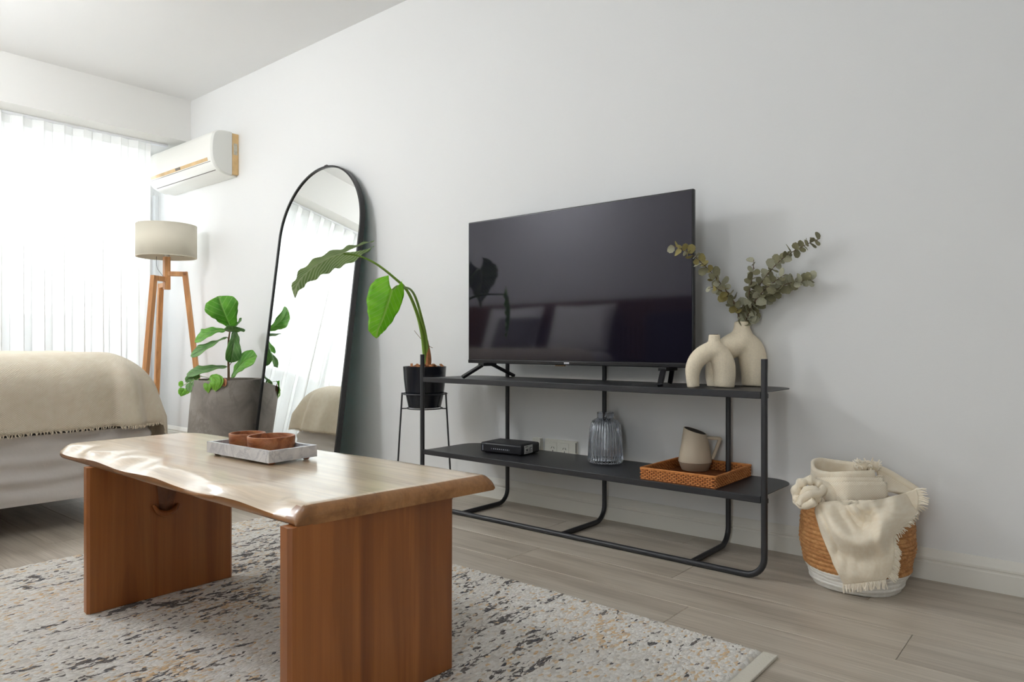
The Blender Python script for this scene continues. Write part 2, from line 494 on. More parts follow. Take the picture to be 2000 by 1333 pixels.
M['blanket'] = weave('cream_wool_blanket', srgb(244, 230, 206), srgb(251, 241, 221), 900, 900, 0.15, 'XY', 0.0015, uv=True)
M['fringe'] = plain('cream_yarn', srgb(246, 237, 220), 0.9)

def rope_mat(name, c1, c2, c3):
    k = NT(name); co = k.coords((1, 1, 2.5))
    n = k.noise(co, 45, 4, 0.6); k.color(k.ramp(n, 0, [(0.2, c1), (0.5, c2), (0.85, c3)]))
    k.b.inputs['Roughness'].default_value = 0.75
    n2 = k.noise(co, 220, 3); k.bump(n2, 0, 0.5, 0.004)
    return k.m
M['seagrass'] = rope_mat('seagrass_rope', srgb(138, 86, 44), srgb(190, 134, 80), srgb(216, 170, 114))
M['rattan'] = rope_mat('rattan', srgb(170, 98, 46), srgb(208, 134, 70), srgb(228, 164, 102))
M['rattandark'] = rope_mat('rattan_base', srgb(104, 54, 24), srgb(140, 80, 38), srgb(168, 104, 56))

def glass_mat():
    k = NT('smoked_blue_glass')
    k.b.inputs['Base Color'].default_value = (*srgb(234, 238, 245), 1)
    k.b.inputs['Roughness'].default_value = 0.03
    k.b.inputs['Transmission Weight'].default_value = 1.0
    k.b.inputs['IOR'].default_value = 1.45
    return k.m
M['smokeglass'] = glass_mat()
def pane_mat():
    k = NT('window_glass')
    tr = k.n('ShaderNodeBsdfTransparent'); tr.inputs[0].default_value = (0.97, 0.98, 0.98, 1)
    gl = k.n('ShaderNodeBsdfGlossy'); gl.inputs['Roughness'].default_value = 0.02
    fz = k.n('ShaderNodeFresnel'); fz.inputs[0].default_value = 1.45
    ms = k.n('ShaderNodeMixShader'); k.l(fz, 0, ms, 0); k.l(tr, 0, ms, 1); k.l(gl, 0, ms, 2); k.l(ms, 0, k.out, 0)
    return k.m
M['pane'] = pane_mat()
def sheer_mat():
    k = NT('sheer_white_voile')
    tr = k.n('ShaderNodeBsdfTransparent'); tr.inputs[0].default_value = (1, 1, 1, 1)
    tl = k.n('ShaderNodeBsdfTranslucent'); tl.inputs[0].default_value = (0.93, 0.93, 0.92, 1)
    df = k.n('ShaderNodeBsdfDiffuse'); df.inputs[0].default_value = (0.93, 0.93, 0.92, 1)
    m1 = k.n('ShaderNodeMixShader'); m1.inputs[0].default_value = 0.66; k.l(tl, 0, m1, 1); k.l(df, 0, m1, 2)
    m2 = k.n('ShaderNodeMixShader'); m2.inputs[0].default_value = 0.93; k.l(tr, 0, m2, 1); k.l(m1, 0, m2, 2)
    k.l(m2, 0, k.out, 0)
    return k.m
M['sheer'] = sheer_mat()
def mirror_mat():
    k = NT('silvered_mirror_glass')
    k.b.inputs['Base Color'].default_value = (0.88, 0.9, 0.89, 1); k.b.inputs['Metallic'].default_value = 1; k.b.inputs['Roughness'].default_value = 0.0
    return k.m
M['mirror'] = mirror_mat()
def screen_mat():
    k = NT('tv_screen_glass')
    k.b.inputs['Base Color'].default_value = (*srgb(23, 21, 32), 1); k.b.inputs['Roughness'].default_value = 0.06
    k.b.inputs['Specular IOR Level'].default_value = 0.45; k.b.inputs['IOR'].default_value = 1.55; k.b.inputs['Specular Tint'].default_value = (0.94, 0.92, 1.0, 1)
    return k.m
M['screen'] = screen_mat()

# ================================================================== the room
WY, CZ, BX, BZ = 2.59, 2.637, -5.43, 2.315
XW, XR, YF = -6.08, 2.6, -0.72        # window wall, right wall, wall behind the camera
struct(MB().box((XW - 0.2, WY, -0.1), (XR + 0.2, WY + 0.15, CZ + 0.1)).build('wall_back', M['wall']))
WX0, WX1, WZ0, WZ1 = -0.45, 0.05, 0.08, 1.90      # added fill window, unseen, in the wall behind the camera
m = MB()
m.box((XW - 0.2, YF - 0.15, -0.1), (WX0, YF, CZ + 0.1)); m.box((WX1, YF - 0.15, -0.1), (XR + 0.2, YF, CZ + 0.1))
m.box((WX0, YF - 0.15, -0.1), (WX1, YF, WZ0)); m.box((WX0, YF - 0.15, WZ1), (WX1, YF, CZ + 0.1))
struct(m.build('wall_front', M['wall']))
m = MB()   # window wall with its opening
m.box((XW - 0.15, YF, -0.1), (XW, -0.5, CZ)); m.box((XW - 0.15, 2.54, -0.1), (XW, WY, CZ))
m.box((XW - 0.15, -0.5, 2.28), (XW, 2.54, CZ)); m.box((XW - 0.15, -0.5, -0.1), (XW, 2.54, 0.03))
struct(m.build('wall_left', M['wall']))
struct(MB().box((XR, YF, -0.1), (XR + 0.12, WY, CZ)).build('wall_right', M['wall']))
struct(MB().box((XW, YF, CZ), (XR, WY, CZ + 0.12)).build('ceiling', M['ceiling']))
struct(MB().box((XW, YF, BZ), (BX, WY, CZ)).build('trim_1', M['beam'], smooth=False))   # dropped beam above the window

fl = struct(MB().box((XW - 0.15, YF - 0.1, -0.1), (XR + 0.1, WY + 0.05, -0.010)).build('floor', plain('floor_joint', srgb(84, 76, 67), 0.8)))
PW, PL = 0.192, 1.215
pm = {}
def plank_mesh(L):
    key = round(L, 3)
    if key not in pm:
        b = 0.0012
        q = MB()
        q.add([(0, 0, -0.01), (L, 0, -0.01), (L, PW - 0.0012, -0.01), (0, PW - 0.0012, -0.01), (0, 0, -b), (L, 0, -b), (L, PW - 0.0012, -b), (0, PW - 0.0012, -b),
               (b, b, 0), (L - b, b, 0), (L - b, PW - 0.0012 - b, 0), (b, PW - 0.0012 - b, 0)],
              [(0, 1, 5, 4), (1, 2, 6, 5), (2, 3, 7, 6), (3, 0, 4, 7), (4, 5, 9, 8), (5, 6, 10, 9), (6, 7, 11, 10), (7, 4, 8, 11), (8, 9, 10, 11)])
        pm[key] = q.mesh('plank', Vector((0, 0, 0)), M['floor'], False, 30)
    return pm[key]
rows = int((WY - YF) / PW) + 2
for r in range(rows):
    y = WY - (r + 1) * PW + 0.05
    if y < YF - PW: continue
    x = XW - ((r * 0.437) % 1.0) * PL
    while x < XR:
        o = bpy.data.objects.new('plank', plank_mesh(PL - 0.001)); COL.objects.link(o); o.parent = fl; o.location = (x, y, 0)
        x += PL

# moulded baseboards
def baseboard(name, p0, p1, nrm):
    prof = [(0, 0), (0.016, 0), (0.016, 0.055), (0.0125, 0.058), (0.0125, 0.062), (0.015, 0.066), (0.015, 0.072), (0.010, 0.083), (0.006, 0.094), (0.003, 0.098), (0, 0.098)]
    p0, p1, nrm = Vector(p0), Vector(p1), Vector(nrm)
    ax = (p1 - p0)
    pts = [p0 + nrm * a + UP * z for a, z in prof]
    return struct(MB().extrude_profile(pts, ax, 0, 1).build(name, M['base'], angle=20, fix=True))
baseboard('baseboard_back', (XW, WY, 0), (XR, WY, 0), (0, -1, 0))
baseboard('baseboard_front', (XR, YF, 0), (-2.6, YF, 0), (0, 1, 0))

# window: sliding balcony doors
def window(name, X, y0, y1, z0, z1, n):
    w = struct(thing(name, (X, y0, z0), None, None))
    fr = MB(); t = 0.05
    fr.box((X - 0.04, y0, z0), (X + 0.04, y0 + t, z1)); fr.box((X - 0.04, y1 - t, z0), (X + 0.04, y1, z1))
    fr.box((X - 0.04, y0, z1 - t), (X + 0.04, y1, z1)); fr.box((X - 0.04, y0, z0), (X + 0.04, y1, z0 + t))
    fr.build('window_frame', M['winframe'], w, smooth=False)
    W = (y1 - y0) / n
    for i in range(n):
        a, b = y0 + i * W, y0 + (i + 1) * W
        xo = X + (0.018 if i % 2 else -0.018)
        s = MB(); q = 0.045
        s.box((xo - 0.015, a, z0 + t), (xo + 0.015, a + q, z1 - t)); s.box((xo - 0.015, b - q, z0 + t), (xo + 0.015, b, z1 - t))
        s.box((xo - 0.015, a + q, z0 + t), (xo + 0.015, b - q, z0 + t + q)); s.box((xo - 0.015, a + q, z1 - t - q), (xo + 0.015, b - q, z1 - t))
        sa = s.build('sash', M['winframe'], w, smooth=False)
        MB().box((xo - 0.003, a + q, z0 + t + q), (xo + 0.003, b - q, z1 - t - q)).build('pane', M['pane'], sa, smooth=False)
    return w
window('window_1', XW - 0.075, -0.5, 2.54, 0.03, 2.28, 3)
w2 = struct(thing('fill_window', (0.1, YF - 0.075, WZ0), None, None))  # unseen window, added to brighten the room from behind
q = MB(); yy = YF - 0.075
for a, b, c, d in ((WX0, WX0 + 0.05, WZ0, WZ1), (WX1 - 0.05, WX1, WZ0, WZ1), (WX0 + 0.05, WX1 - 0.05, WZ0, WZ0 + 0.05), (WX0 + 0.05, WX1 - 0.05, WZ1 - 0.05, WZ1), (-0.215, -0.185, WZ0 + 0.05, WZ1 - 0.05)):
    q.box((a, yy - 0.035, c), (b, yy + 0.035, d))
q.build('window_frame', M['winframe'], w2, smooth=False)
for a, b in ((WX0 + 0.05, -0.215), (-0.185, WX1 - 0.05)):
    MB().box((a, yy - 0.003, WZ0 + 0.05), (b, yy + 0.003, WZ1 - 0.05)).build('pane', M['pane'], w2, smooth=False)

# invented globe fill lights (above and behind the camera, out of frame)
def fill_emit(strength):
    k = NT('fill_globe_glow'); e = k.n('ShaderNodeEmission'); e.inputs[0].default_value = (0.935, 0.968, 1.0, 1); e.inputs[1].default_value = strength
    k.l(e, 0, k.out, 0); return k.m
for x, y, z, pw, lab in [(-3.95, 0.1, 2.2, FILL[0], 'added white globe fill light over the bed'), (-1.55, 0.3, 2.25, FILL[1], 'added white globe fill light over the coffee table'), (1.0, 0.6, 2.25, FILL[2], 'added white globe fill light nearest the bare end wall')]:
    t = thing('fill_globe', (x, y, CZ), lab, 'fill light', 'added globe fill lights')
    MB().lathe([(0.05, CZ - 0.028), (0.055, CZ - 0.02), (0.055, CZ - 0.0005)], (x, y, 0), 32).build('canopy', M['winframe'], t)
    MB().tube([(x, y, CZ - 0.02), (x, y, z + 0.17)], 0.003, 8).build('cord', M['winframe'], t)
    MB().lathe([(0.028, z + 0.165), (0.03, z + 0.17), (0.03, z + 0.21), (0.01, z + 0.22)], (x, y, 0), 24).build('holder', M['winframe'], t)
    MB().lathe([(max(0.002, 0.175 * math.sin(math.pi * k / 20)), z - 0.175 * math.cos(math.pi * k / 20)) for k in range(21)], (x, y, 0), 40).build('globe', fill_emit(pw), t)

# balcony outside, seen faintly through the sheer curtain
bal = thing('balcony', (-7.0, 0.9, 0), 'pale balcony with solid parapet outside the curtained window', 'balcony')
MB().box((-7.45, -1.6, -0.15), (XW - 0.16, 3.4, -0.02)).build('slab', M['balconyfloor'], bal, smooth=False)
MB().box((-7.45, -1.6, -0.02), (-7.33, 3.4, 0.98)).build('parapet', M['parapet'], bal, smooth=False)
MB().box((-7.48, -1.6, 0.98), (-7.30, 3.4, 1.02)).build('coping', M['winframe'], bal, bevel=0.006)

# ================================================================== sheer curtain
cur = thing('sheer_curtain', (-5.66, 0.9, 0.0), 'white sheer floor-length curtain in soft folds across the window', 'curtain')
CX = -5.645
def cfn(u, v):
    y = -0.62 + u * (2.375 + 0.62)
    z = 0.015 + v * (BZ - 0.03)
    ph = y * 2 * math.pi / 0.125
    amp = 0.050 * (0.55 + 0.45 * (1 - v)) * (0.75 + 0.5 * mnoise.noise(Vector((y * 2.1, 3, z * 0.25))))
    x = CX + amp * math.sin(ph + 1.4 * mnoise.noise(Vector((y * 1.7, z * 0.35, 0)))) + 0.018 * mnoise.noise(Vector((y * 9, z * 0.5, 7)))
    yy = y + 0.018 * math.sin(2 * ph) * (1 - 0.3 * v)
    return Vector((x, yy, z))
MB().grid(cfn, 520, 14).build('fabric', M['sheer'], cur, angle=180)
def tfn(u, v):
    p = cfn(u, 1.0); return Vector((CX + (p.x - CX) * 0.8 + 0.004, p.y, BZ - 0.075 + v * 0.07))
MB().grid(tfn, 400, 3).build('heading_tape', M['sheer'], cur, angle=180)
MB().box((CX - 0.02, -0.66, BZ - 0.016), (CX + 0.02, 2.5, BZ - 0.001)).build('track', M['winframe'], cur, smooth=False)

# ================================================================== rug
RX0, RX1, RY0, RY1 = -2.775, -0.60, 0.11, 1.705
rug = thing('area_rug', ((RX0 + RX1) / 2, (RY0 + RY1) / 2, 0), 'cream area rug with charcoal flecks and ochre patches under the coffee table', 'rug')
NX, NY = 380, 280
def rfn(u, v):
    x = RX0 + u * (RX1 - RX0 - 0.035); y = RY0 + v * (RY1 - RY0)
    edge = min(u, 1 - u, v, 1 - v)
    h = 0.0105 + 0.0022 * mnoise.noise(Vector((x * 60, y * 40, 0))) + 0.0015 * mnoise.noise(Vector((x * 160, y * 120, 5)))
    if edge < 0.0045: h = 0.006
    if edge <= 0: h = 0.001
    y += 0.006 * math.sin(x * 4.1 + 0.5) * v + 0.003 * mnoise.noise(Vector((x * 22, 0, 1))) * (v > 0.995)
    return Vector((x, y, h))
MB().grid(rfn, NX, NY).build('pile', M['rug'], rug, angle=180)
m = MB()
m.box((RX1 - 0.036, RY0, 0.0005), (RX1, RY1 - 0.004, 0.0072))
m.build('binding', M['rughem'], rug, bevel=0.002)

# ================================================================== coffee table
tab = thing('coffee_table', (-1.67, 0.95, 0.012), 'low wooden coffee table with live-edge slab top and two panel legs', 'coffee table')
ZB, ZT = 0.410, 0.448
TX0, TX1, TY0, TY1 = -2.440, -1.146, 0.742, 1.240
def wav(x, s): return mnoise.noise(Vector((x * 5.5, s, 0.3))) * 0.6 + mnoise.noise(Vector((x * 13.0, s, 1.7))) * 0.35
xs = []
for k in range(9):
    xs.append((0.022 * (1 - math.cos(math.pi / 2 * k / 8)), 0.42 + 0.58 * math.sin(math.pi / 2 * k / 8)))
secs = [(TX0 + a, h) for a, h in xs] + [(TX0 + 0.022 + (TX1 - TX0 - 0.044) * i / 150, 1.0) for i in range(1, 150)] + [(TX1 - a, h) for a, h in reversed(xs)]
m = MB(); prof_n = None
rows_ = []
for x, h in secs:
    near = TY0 + 0.006 * wav(x, 2.0)
    far = TY1 + 0.010 * wav(x, 9.0)
    tt = (x - TX0) / (TX1 - TX0)
    # the two plan corners on the left are rounded off
    cr = max(0.0, 1 - tt / 0.07)
    near += 0.022 * cr * cr; far -= 0.05 * cr * cr; far -= 0.06 * (1 - tt) ** 1.5
    ch = 0.064 + 0.026 * math.sin(x * 26 + 1.6 * math.sin(x * 6)) + 0.022 * math.sin(x * 9.3 + 0.7)                  # width of the sloping live edge
    if x > TX1 - 0.12: ch = ch * (TX1 - x) / 0.12 + 0.022 * (1 - (TX1 - x) / 0.12)
    ch = max(0.02, ch)
    lip = 0.012 + 0.006 * wav(x, 6.0)
    t = ZT - ZB
    zt = lambda f: ZB + 0.010 + (t - 0.010) * f * h if h < 1 else ZB + t * f
    pr = []
    lip = 0.017 + 0.003 * math.sin(x * 17)
    pr.append((near + 0.012, ZB)); pr.append((near + 0.003, ZB + 0.003)); pr.append((near, ZB + lip * 0.5)); pr.append((near + 0.0015, ZB + lip))
    for f in (0.08, 0.2, 0.4, 0.6, 0.8):
        pr.append((near + 0.003 + ch * f, ZB + lip + (t - lip) * (1 - (1 - f) ** 1.9)))
    pr.append((near + ch * 1.15, ZB + t - 0.0004))
    n_top = 24
    for i in range(n_top + 1):
        y = near + ch * 1.3 + (far - 0.03 - near - ch * 1.3) * i / n_top
        pr.append((y, ZB + t + 0.0007 * mnoise.noise(Vector((x * 7, y * 7, 0)))))
    for f in (0.3, 0.6, 0.85, 1.0):
        a = f * math.pi / 2
        pr.append((far - 0.03 + 0.03 * math.sin(a), ZB + t - (t - 0.008) * (1 - math.cos(a))))
    pr.append((far - 0.006, ZB))
    if h < 1:
        pr = [(y, ZB + (z - ZB) * h) for y, z in pr]
    sk = lambda y: 0.052 * min(1.0, max(0.0, (y - near) / 0.48)) * tt ** 3
    rows_.append([(x + sk(y), y, z) for y, z in pr])
np_ = len(rows_[0]); vsx = [p for r in rows_ for p in r]
fsx = []
for i in range(len(rows_) - 1):
    for j in range(np_):
        j2 = (j + 1) % np_
        fsx.append((i * np_ + j, i * np_ + j2, (i + 1) * np_ + j2, (i + 1) * np_ + j))
fsx.append(tuple(range(np_))); fsx.append(tuple((len(rows_) - 1) * np_ + j for j in range(np_ - 1, -1, -1)))
m.add(vsx, fsx)
tt_ = m.build('table_top', M['wood_top_sheen'], tab, angle=44, fix=True)
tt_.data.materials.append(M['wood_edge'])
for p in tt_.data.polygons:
    p.material_index = 0 if p.normal.z > (0.9 if p.center.x - 1.67 > TX1 - 0.04 else 0.45) else 1  # split by facing: upward faces get the painted reflection tone
def panel(xf, y0, y1, name='panel_leg', th=0.034):
    """vertical slab; visible face at x = xf looking +X"""
    m = MB(); z0, z1 = 0.012, ZB + 0.002
    nu, nv = 60, 56
    def fn(u, v):
        y = y0 + u * (y1 - y0); z = z0 + v * (z1 - z0)
        x = xf + 0.0008 * mnoise.noise(Vector((y * 20, z * 4, 2)))
        e = min(u, 1 - u) * (y1 - y0)
        if e < 0.006: x -= 0.006 - e
        return Vector((x, y, z))
    m.grid(fn, nu, nv)
    o = len(m.v)
    m.v += [Vector((xf - th, y0 + 0.003, z0)), Vector((xf - th, y1 - 0.003, z0)), Vector((xf - th, y1 - 0.003, z1)), Vector((xf - th, y0 + 0.003, z1))]
    a, b, c, d = o, o + 1, o + 2, o + 3
    bl, br = [i for i in range(nu)], [(nv - 1) * nu + i for i in range(nu)]
    m.f.append((d, c, b, a))
    m.f.append(tuple([a, b] + bl[::-1])); m.f.append(tuple([c, d] + br))
    m.f.append(tuple([a] + [j * nu for j in range(nv)] + [d])); m.f.append(tuple([b, c] + [j * nu + nu - 1 for j in range(nv - 1, -1, -1)]))
    return m.build(name, M['wood_panel'], tab, angle=30, fix=True)
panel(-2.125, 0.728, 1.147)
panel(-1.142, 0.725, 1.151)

# old branch knot: a raised lip and a wedge coloured dark like its shaded recess, under the slab
kc = Vector((-2.124, 0.935, 0.0))
kl = MB(); kl.tube(smooth_path([kc + Vector((0.004, -0.034, 0.282)), kc + Vector((0.011, -0.022, 0.262)), kc + Vector((0.015, 0.000, 0.254)), kc + Vector((0.012, 0.022, 0.260)), kc + Vector((0.004, 0.038, 0.274))], 6), [0.004 + 0.005 * math.sin(math.pi * i / 24) for i in range(25)], 10)
kw = kl.build('knot', M['wood_panel'], tab)
wd = MB(); wd.add([kc + Vector(p) for p in ((0.001, -0.030, 0.409), (0.001, 0.060, 0.409), (0.022, 0.012, 0.409), (0.002, -0.016, 0.258), (0.002, 0.018, 0.258), (0.012, -0.004, 0.262))], [(0, 2, 5, 3), (2, 1, 4, 5), (0, 3, 4, 1), (0, 1, 2), (3, 5, 4)])
wd.build('wedge', plain('recess_shade_wood', srgb(112, 66, 32), 0.5, bump=(60, 0.4), vary=0.2, vscale=30), kw, smooth=False, fix=True)

# marble tray + two bowls
TA = [at_z(404, 884, ZT + 0.007), at_z(525, 906, ZT + 0.007), at_z(620, 892, ZT + 0.007)]
c0 = TA[1]; ex = (TA[0] - c0); ey = (TA[2] - c0); LX, LY = ex.length, ey.length
ex.normalize(); ey = (ey - ex * ey.dot(ex)).normalized()
tr = thing('marble_tray', (c0 + ex * LX / 2 + ey * LY / 2) * 1.0, 'small rectangular grey marble tray on wooden coffee table', 'tray')
tr.location.z = ZT + 0.0005
def obox(m, a0, a1, b0, b1, z0, z1):
    P = [c0 + ex * a + ey * b for a, b in ((a0, b0), (a1, b0), (a1, b1), (a0, b1))]
    vs = [Vector((p.x, p.y, z)) for z in (z0, z1) for p in P]
    m.add(vs, [(0, 3, 2, 1), (4, 5, 6, 7), (0, 1, 5, 4), (1, 2, 6, 5), (2, 3, 7, 6), (3, 0, 4, 7)])
tz = ZT + 0.007
m = MB(); obox(m, 0, LX, 0, LY, tz, tz + 0.010)
obox(m, 0, LX, 0, 0.011, tz + 0.010, tz + 0.030); obox(m, 0, LX, LY - 0.011, LY, tz + 0.010, tz + 0.030)
obox(m, 0, 0.011, 0.011, LY - 0.011, tz + 0.010, tz + 0.030); obox(m, LX - 0.011, LX, 0.011, LY - 0.011, tz + 0.010, tz + 0.030)
m.build('tray_body', M['marble'], tr, smooth=False, fix=True)
for a in (0.02, LX - 0.02):
    for b in (0.02, LY - 0.02):
        p = c0 + ex * a + ey * b
        MB().lathe([(0.007, ZT + 0.0008), (0.009, ZT + 0.003), (0.009, tz + 0.0005)], (p.x, p.y, 0), 16).build('foot', M['wood_bowl'], tr)
def bowl(name, px0, px1, ytop, ybot, dd, label):
    pc = at_d((px0 + px1) / 2, ytop, dd)
    r = (px1 - px0) / 2 * dd / FPX
    zb = tz + 0.0105
    h = HC - (ytop - HY) / FPX * dd - zb
    t = thing(name, (pc.x, pc.y, zb), label, 'bowl', 'wooden bowls on the marble tray')
    pr = [(r * 0.80, zb), (r * 0.92, zb + h * 0.12), (r * 0.985, zb + h * 0.45), (r, zb + h * 0.97), (r - 0.001, zb + h),
          (r - 0.005, zb + h), (r - 0.0065, zb + h * 0.93), (r * 0.86, zb + h * 0.4), (r * 0.6, zb + h * 0.18), (0.001, zb + h * 0.16)]
    MB().lathe(pr, (pc.x, pc.y, 0), 48).build('bowl_body', M['wood_bowl'], t, angle=50)
    return t
dB = -SN * tr.location.x + CN * tr.location.y
bowl('wooden_bowl', 485, 575, 851, 876, dB - 0.01, 'larger round wooden bowl at the front of the marble tray')
bowl('wooden_bowl', 449, 517, 845.5, 868, dB + 0.055, 'smaller round wooden bowl partly hidden behind the other bowl')

# ================================================================== TV stand
YS, YB = 2.2257, 2.535
XL, XRr = -2.4126, -0.8288
Z1, Z2, ZTOP, R = 0.597, 0.265, 0.7036, 0.0102
st = thing('tv_stand', ((XL + XRr) / 2, YS + 0.15, 0), 'long black tubular metal stand with two thin shelves under the television', 'tv stand')
def arc(c, a, b, r, n=8):
    return [Vector(c) + Vector(a) * r * math.cos(t * math.pi / 2 / n) + Vector(b) * r * math.sin(t * math.pi / 2 / n) for t in range(n + 1)]
cr_ = 0.062
pth = [Vector((XL, YS, ZTOP))] + arc((XL + cr_, YS, R + cr_), (-1, 0, 0), (0, 0, -1), cr_) + arc((XRr - cr_, YS, R + cr_), (0, 0, -1), (1, 0, 0), cr_) + [Vector((XRr, YS, ZTOP))]
MB().tube(pth, R, 16).build('front_frame', M['black'], st, angle=50)
for x in (-2.161, -1.623, -1.079):
    p = [Vector((x, YB, ZTOP))] + arc((x, YB - cr_, R + cr_), (0, 1, 0), (0, 0, -1), cr_) + [Vector((x, YS + R * 0.5, R))]
    MB().tube(p, R * 0.95, 14).build('rear_leg', M['black'], st, angle=50)
XE0, XE1 = XL - 0.005, -0.861 + 0.03
def shelf(z):
    pts = []
    rb = 0.09; yb = 2.568; x0, x1 = XL + 0.012, XRr - 0.012
    e0, e1 = x0 - 0.0, x1 + 0.0
    def corner(cx, cy, a0, r):
        for k in range(11):
            a = a0 + math.pi / 2 * k / 10
            pts.append((cx + r * math.cos(a), cy + r * math.sin(a), z))
    f = 0.03
    corner(e0 + 0.012, YS + 0.012, math.pi, 0.012); corner(e1 - 0.012, YS + 0.012, -math.pi / 2, 0.012)
    corner(e1 - rb, yb - rb, 0, rb); corner(e0 + rb, yb - rb, math.pi / 2, rb)
    n = len(pts)
    m = MB(); m.add([Vector(p) for p in pts] + [Vector(p) - Vector((0, 0, 0.003)) for p in pts],
                    [tuple(range(n)), tuple(range(2 * n - 1, n - 1, -1))] + [(i, n + i, n + (i + 1) % n, (i + 1) % n) for i in range(n)])
    s = m.build('shelf', M['black'], st, smooth=False, fix=True)
    q = MB().box((XL + 0.010, YS - 0.006, z - 0.020), (XRr - 0.010, YS + 0.004, z + 0.003))
    q.build('front_lip', M['black'], s, bevel=0.002)
    for xx in (XL, XRr):
        MB().box((xx - 0.011, YS - 0.004, z - 0.018), (xx + 0.011, YS + 0.008, z - 0.002)).build('bracket', M['black'], s, bevel=0.002)
shelf(Z1); shelf(Z2)

# ================================================================== television
tv = thing('television', (-1.7025, 2.38, Z1), 'large flat black television switched off on the metal stand', 'television')
tx0, tx1, tz0, tz1, ty = -2.263, -1.142, 0.665, 1.314, 2.3757
MB().box((tx0, ty, tz0), (tx1, ty + 0.018, tz1)).build('panel', M['tvplastic'], tv, bevel=0.003)
MB().box((tx0 + 0.22, ty + 0.018, tz0 + 0.01), (tx1 - 0.22, ty + 0.065, tz0 + 0.36)).build('rear_housing', M['tvplastic'], tv, bevel=0.012)
MB().box((tx0 + 0.006, ty - 0.0012, tz0 + 0.018), (tx1 - 0.006, ty + 0.002, tz1 - 0.006)).build('screen', M['screen'], tv, smooth=False)
MB().box((tx0 + 0.001, ty - 0.004, tz0 - 0.001), (tx1 - 0.001, ty + 0.006, tz0 + 0.016)).build('lower_bezel', M['tvplastic'], tv, bevel=0.003)
lg = MB(); lx = (tx0 + tx1) / 2 - 0.012
for i in range(3): lg.box((lx + i * 0.009, ty - 0.0050, tz0 + 0.004), (lx + i * 0.009 + 0.0075, ty - 0.0036, tz0 + 0.011))
lg.build('logo', M['silver'], tv, smooth=False)
MB().box((lx - 0.05, ty, tz0 - 0.006), (lx + 0.0, ty + 0.008, tz0)).build('sensor', plain('sensor_amber_plastic', srgb(120, 92, 60), 0.4), tv, bevel=0.002)
for xa, fx, bx, by in ((-2.155, -2.200, -2.125, 0.165), (-1.25, -1.220, -1.287, 0.100)):
    top = Vector((xa, ty + 0.012, tz0 - 0.004))
    fa = Vector((fx, ty - 0.105, Z1 + 0.006)); fb = Vector((bx, ty + by, Z1 + 0.006))
    m = MB()
    sdir = Vector((1, 0, 0))
    m.beam(top + Vector((0, -0.035, -0.004)), fa, 0.020, 0.013, sdir); m.beam(top + Vector((0, 0.035, -0.004)), fb, 0.018, 0.012, sdir)
    m.beam(top + Vector((0, -0.045, -0.002)), top + Vector((0, 0.045, -0.002)), 0.034, 0.014, sdir)
    m.build('stand_foot', M['tvplastic'], tv, bevel=0.002)

# ================================================================== two arch vases
def arch_vase(name, cpx, base_d, zb, path, neck, label, group):
    """path: list of (u, z, r) in the plane facing the room; neck: (u, z0, z1, r0, r1)"""
    o = at_d(cpx, HY, base_d); o = Vector((o.x, o.y, zb))
    t = thing(name, o, label, 'vase', group)
    sp = smooth_path([(u, z, r) for u, z, r in path], 8)
    m = MB(); P = [o + RT * q[0] + UP * q[1] for q in sp]
    m.tube(P, [q[2] for q in sp], 28)
    nk = smooth_path(neck, 6)
    m.tube([o + RT * q[0] + UP * q[1] for q in nk], [q[2] for q in nk], 28)
    b = remeshed(m, 'vase_body', M['vase'], t, 0.0042, 5)
    top = nk[-1]
    pc = o + RT * top[0] + UP * top[1]
    for v in b.data.vertices:
        if v.co.z < 0.0: v.co.z = 0.0
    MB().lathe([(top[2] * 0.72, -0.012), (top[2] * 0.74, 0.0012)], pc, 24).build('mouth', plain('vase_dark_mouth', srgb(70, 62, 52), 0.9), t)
    return t, pc
SVD = 2.50
arch_vase('arch_vase', 1395, SVD, Z1 + 0.001,
          [(-0.0735, 0.0, 0.0215), (-0.0765, 0.035, 0.0235), (-0.074, 0.068, 0.0275), (-0.058, 0.099, 0.031), (-0.030, 0.121, 0.033), (0.000, 0.130, 0.034), (0.018, 0.115, 0.037), (0.032, 0.082, 0.040), (0.036, 0.045, 0.0385), (0.034, 0.0, 0.0355)],
          [(-0.006, 0.100, 0.012), (-0.006, 0.112, 0.031), (-0.003, 0.128, 0.036), (0.0, 0.146, 0.029), (0.0, 0.162, 0.0215), (0.0, 0.187, 0.0200)],
          'small cream ceramic vase with two arched legs in front of the taller one', 'cream arch vases')
LVD = 2.585
_, MOUTH = arch_vase('arch_vase', 1449, LVD, Z1 + 0.001,
          [(-0.093, 0.0, 0.033), (-0.098, 0.045, 0.035), (-0.090, 0.085, 0.038), (-0.066, 0.125, 0.042), (-0.030, 0.150, 0.045), (0.0, 0.155, 0.047), (0.028, 0.135, 0.049), (0.040, 0.095, 0.049), (0.043, 0.05, 0.045), (0.041, 0.0, 0.041)],
          [(-0.008, 0.118, 0.016), (-0.008, 0.138, 0.045), (-0.003, 0.163, 0.050), (0.0, 0.190, 0.039), (0.0, 0.212, 0.0290), (0.0, 0.236, 0.0265)],
          'taller cream ceramic arch vase holding dried eucalyptus', 'cream arch vases')

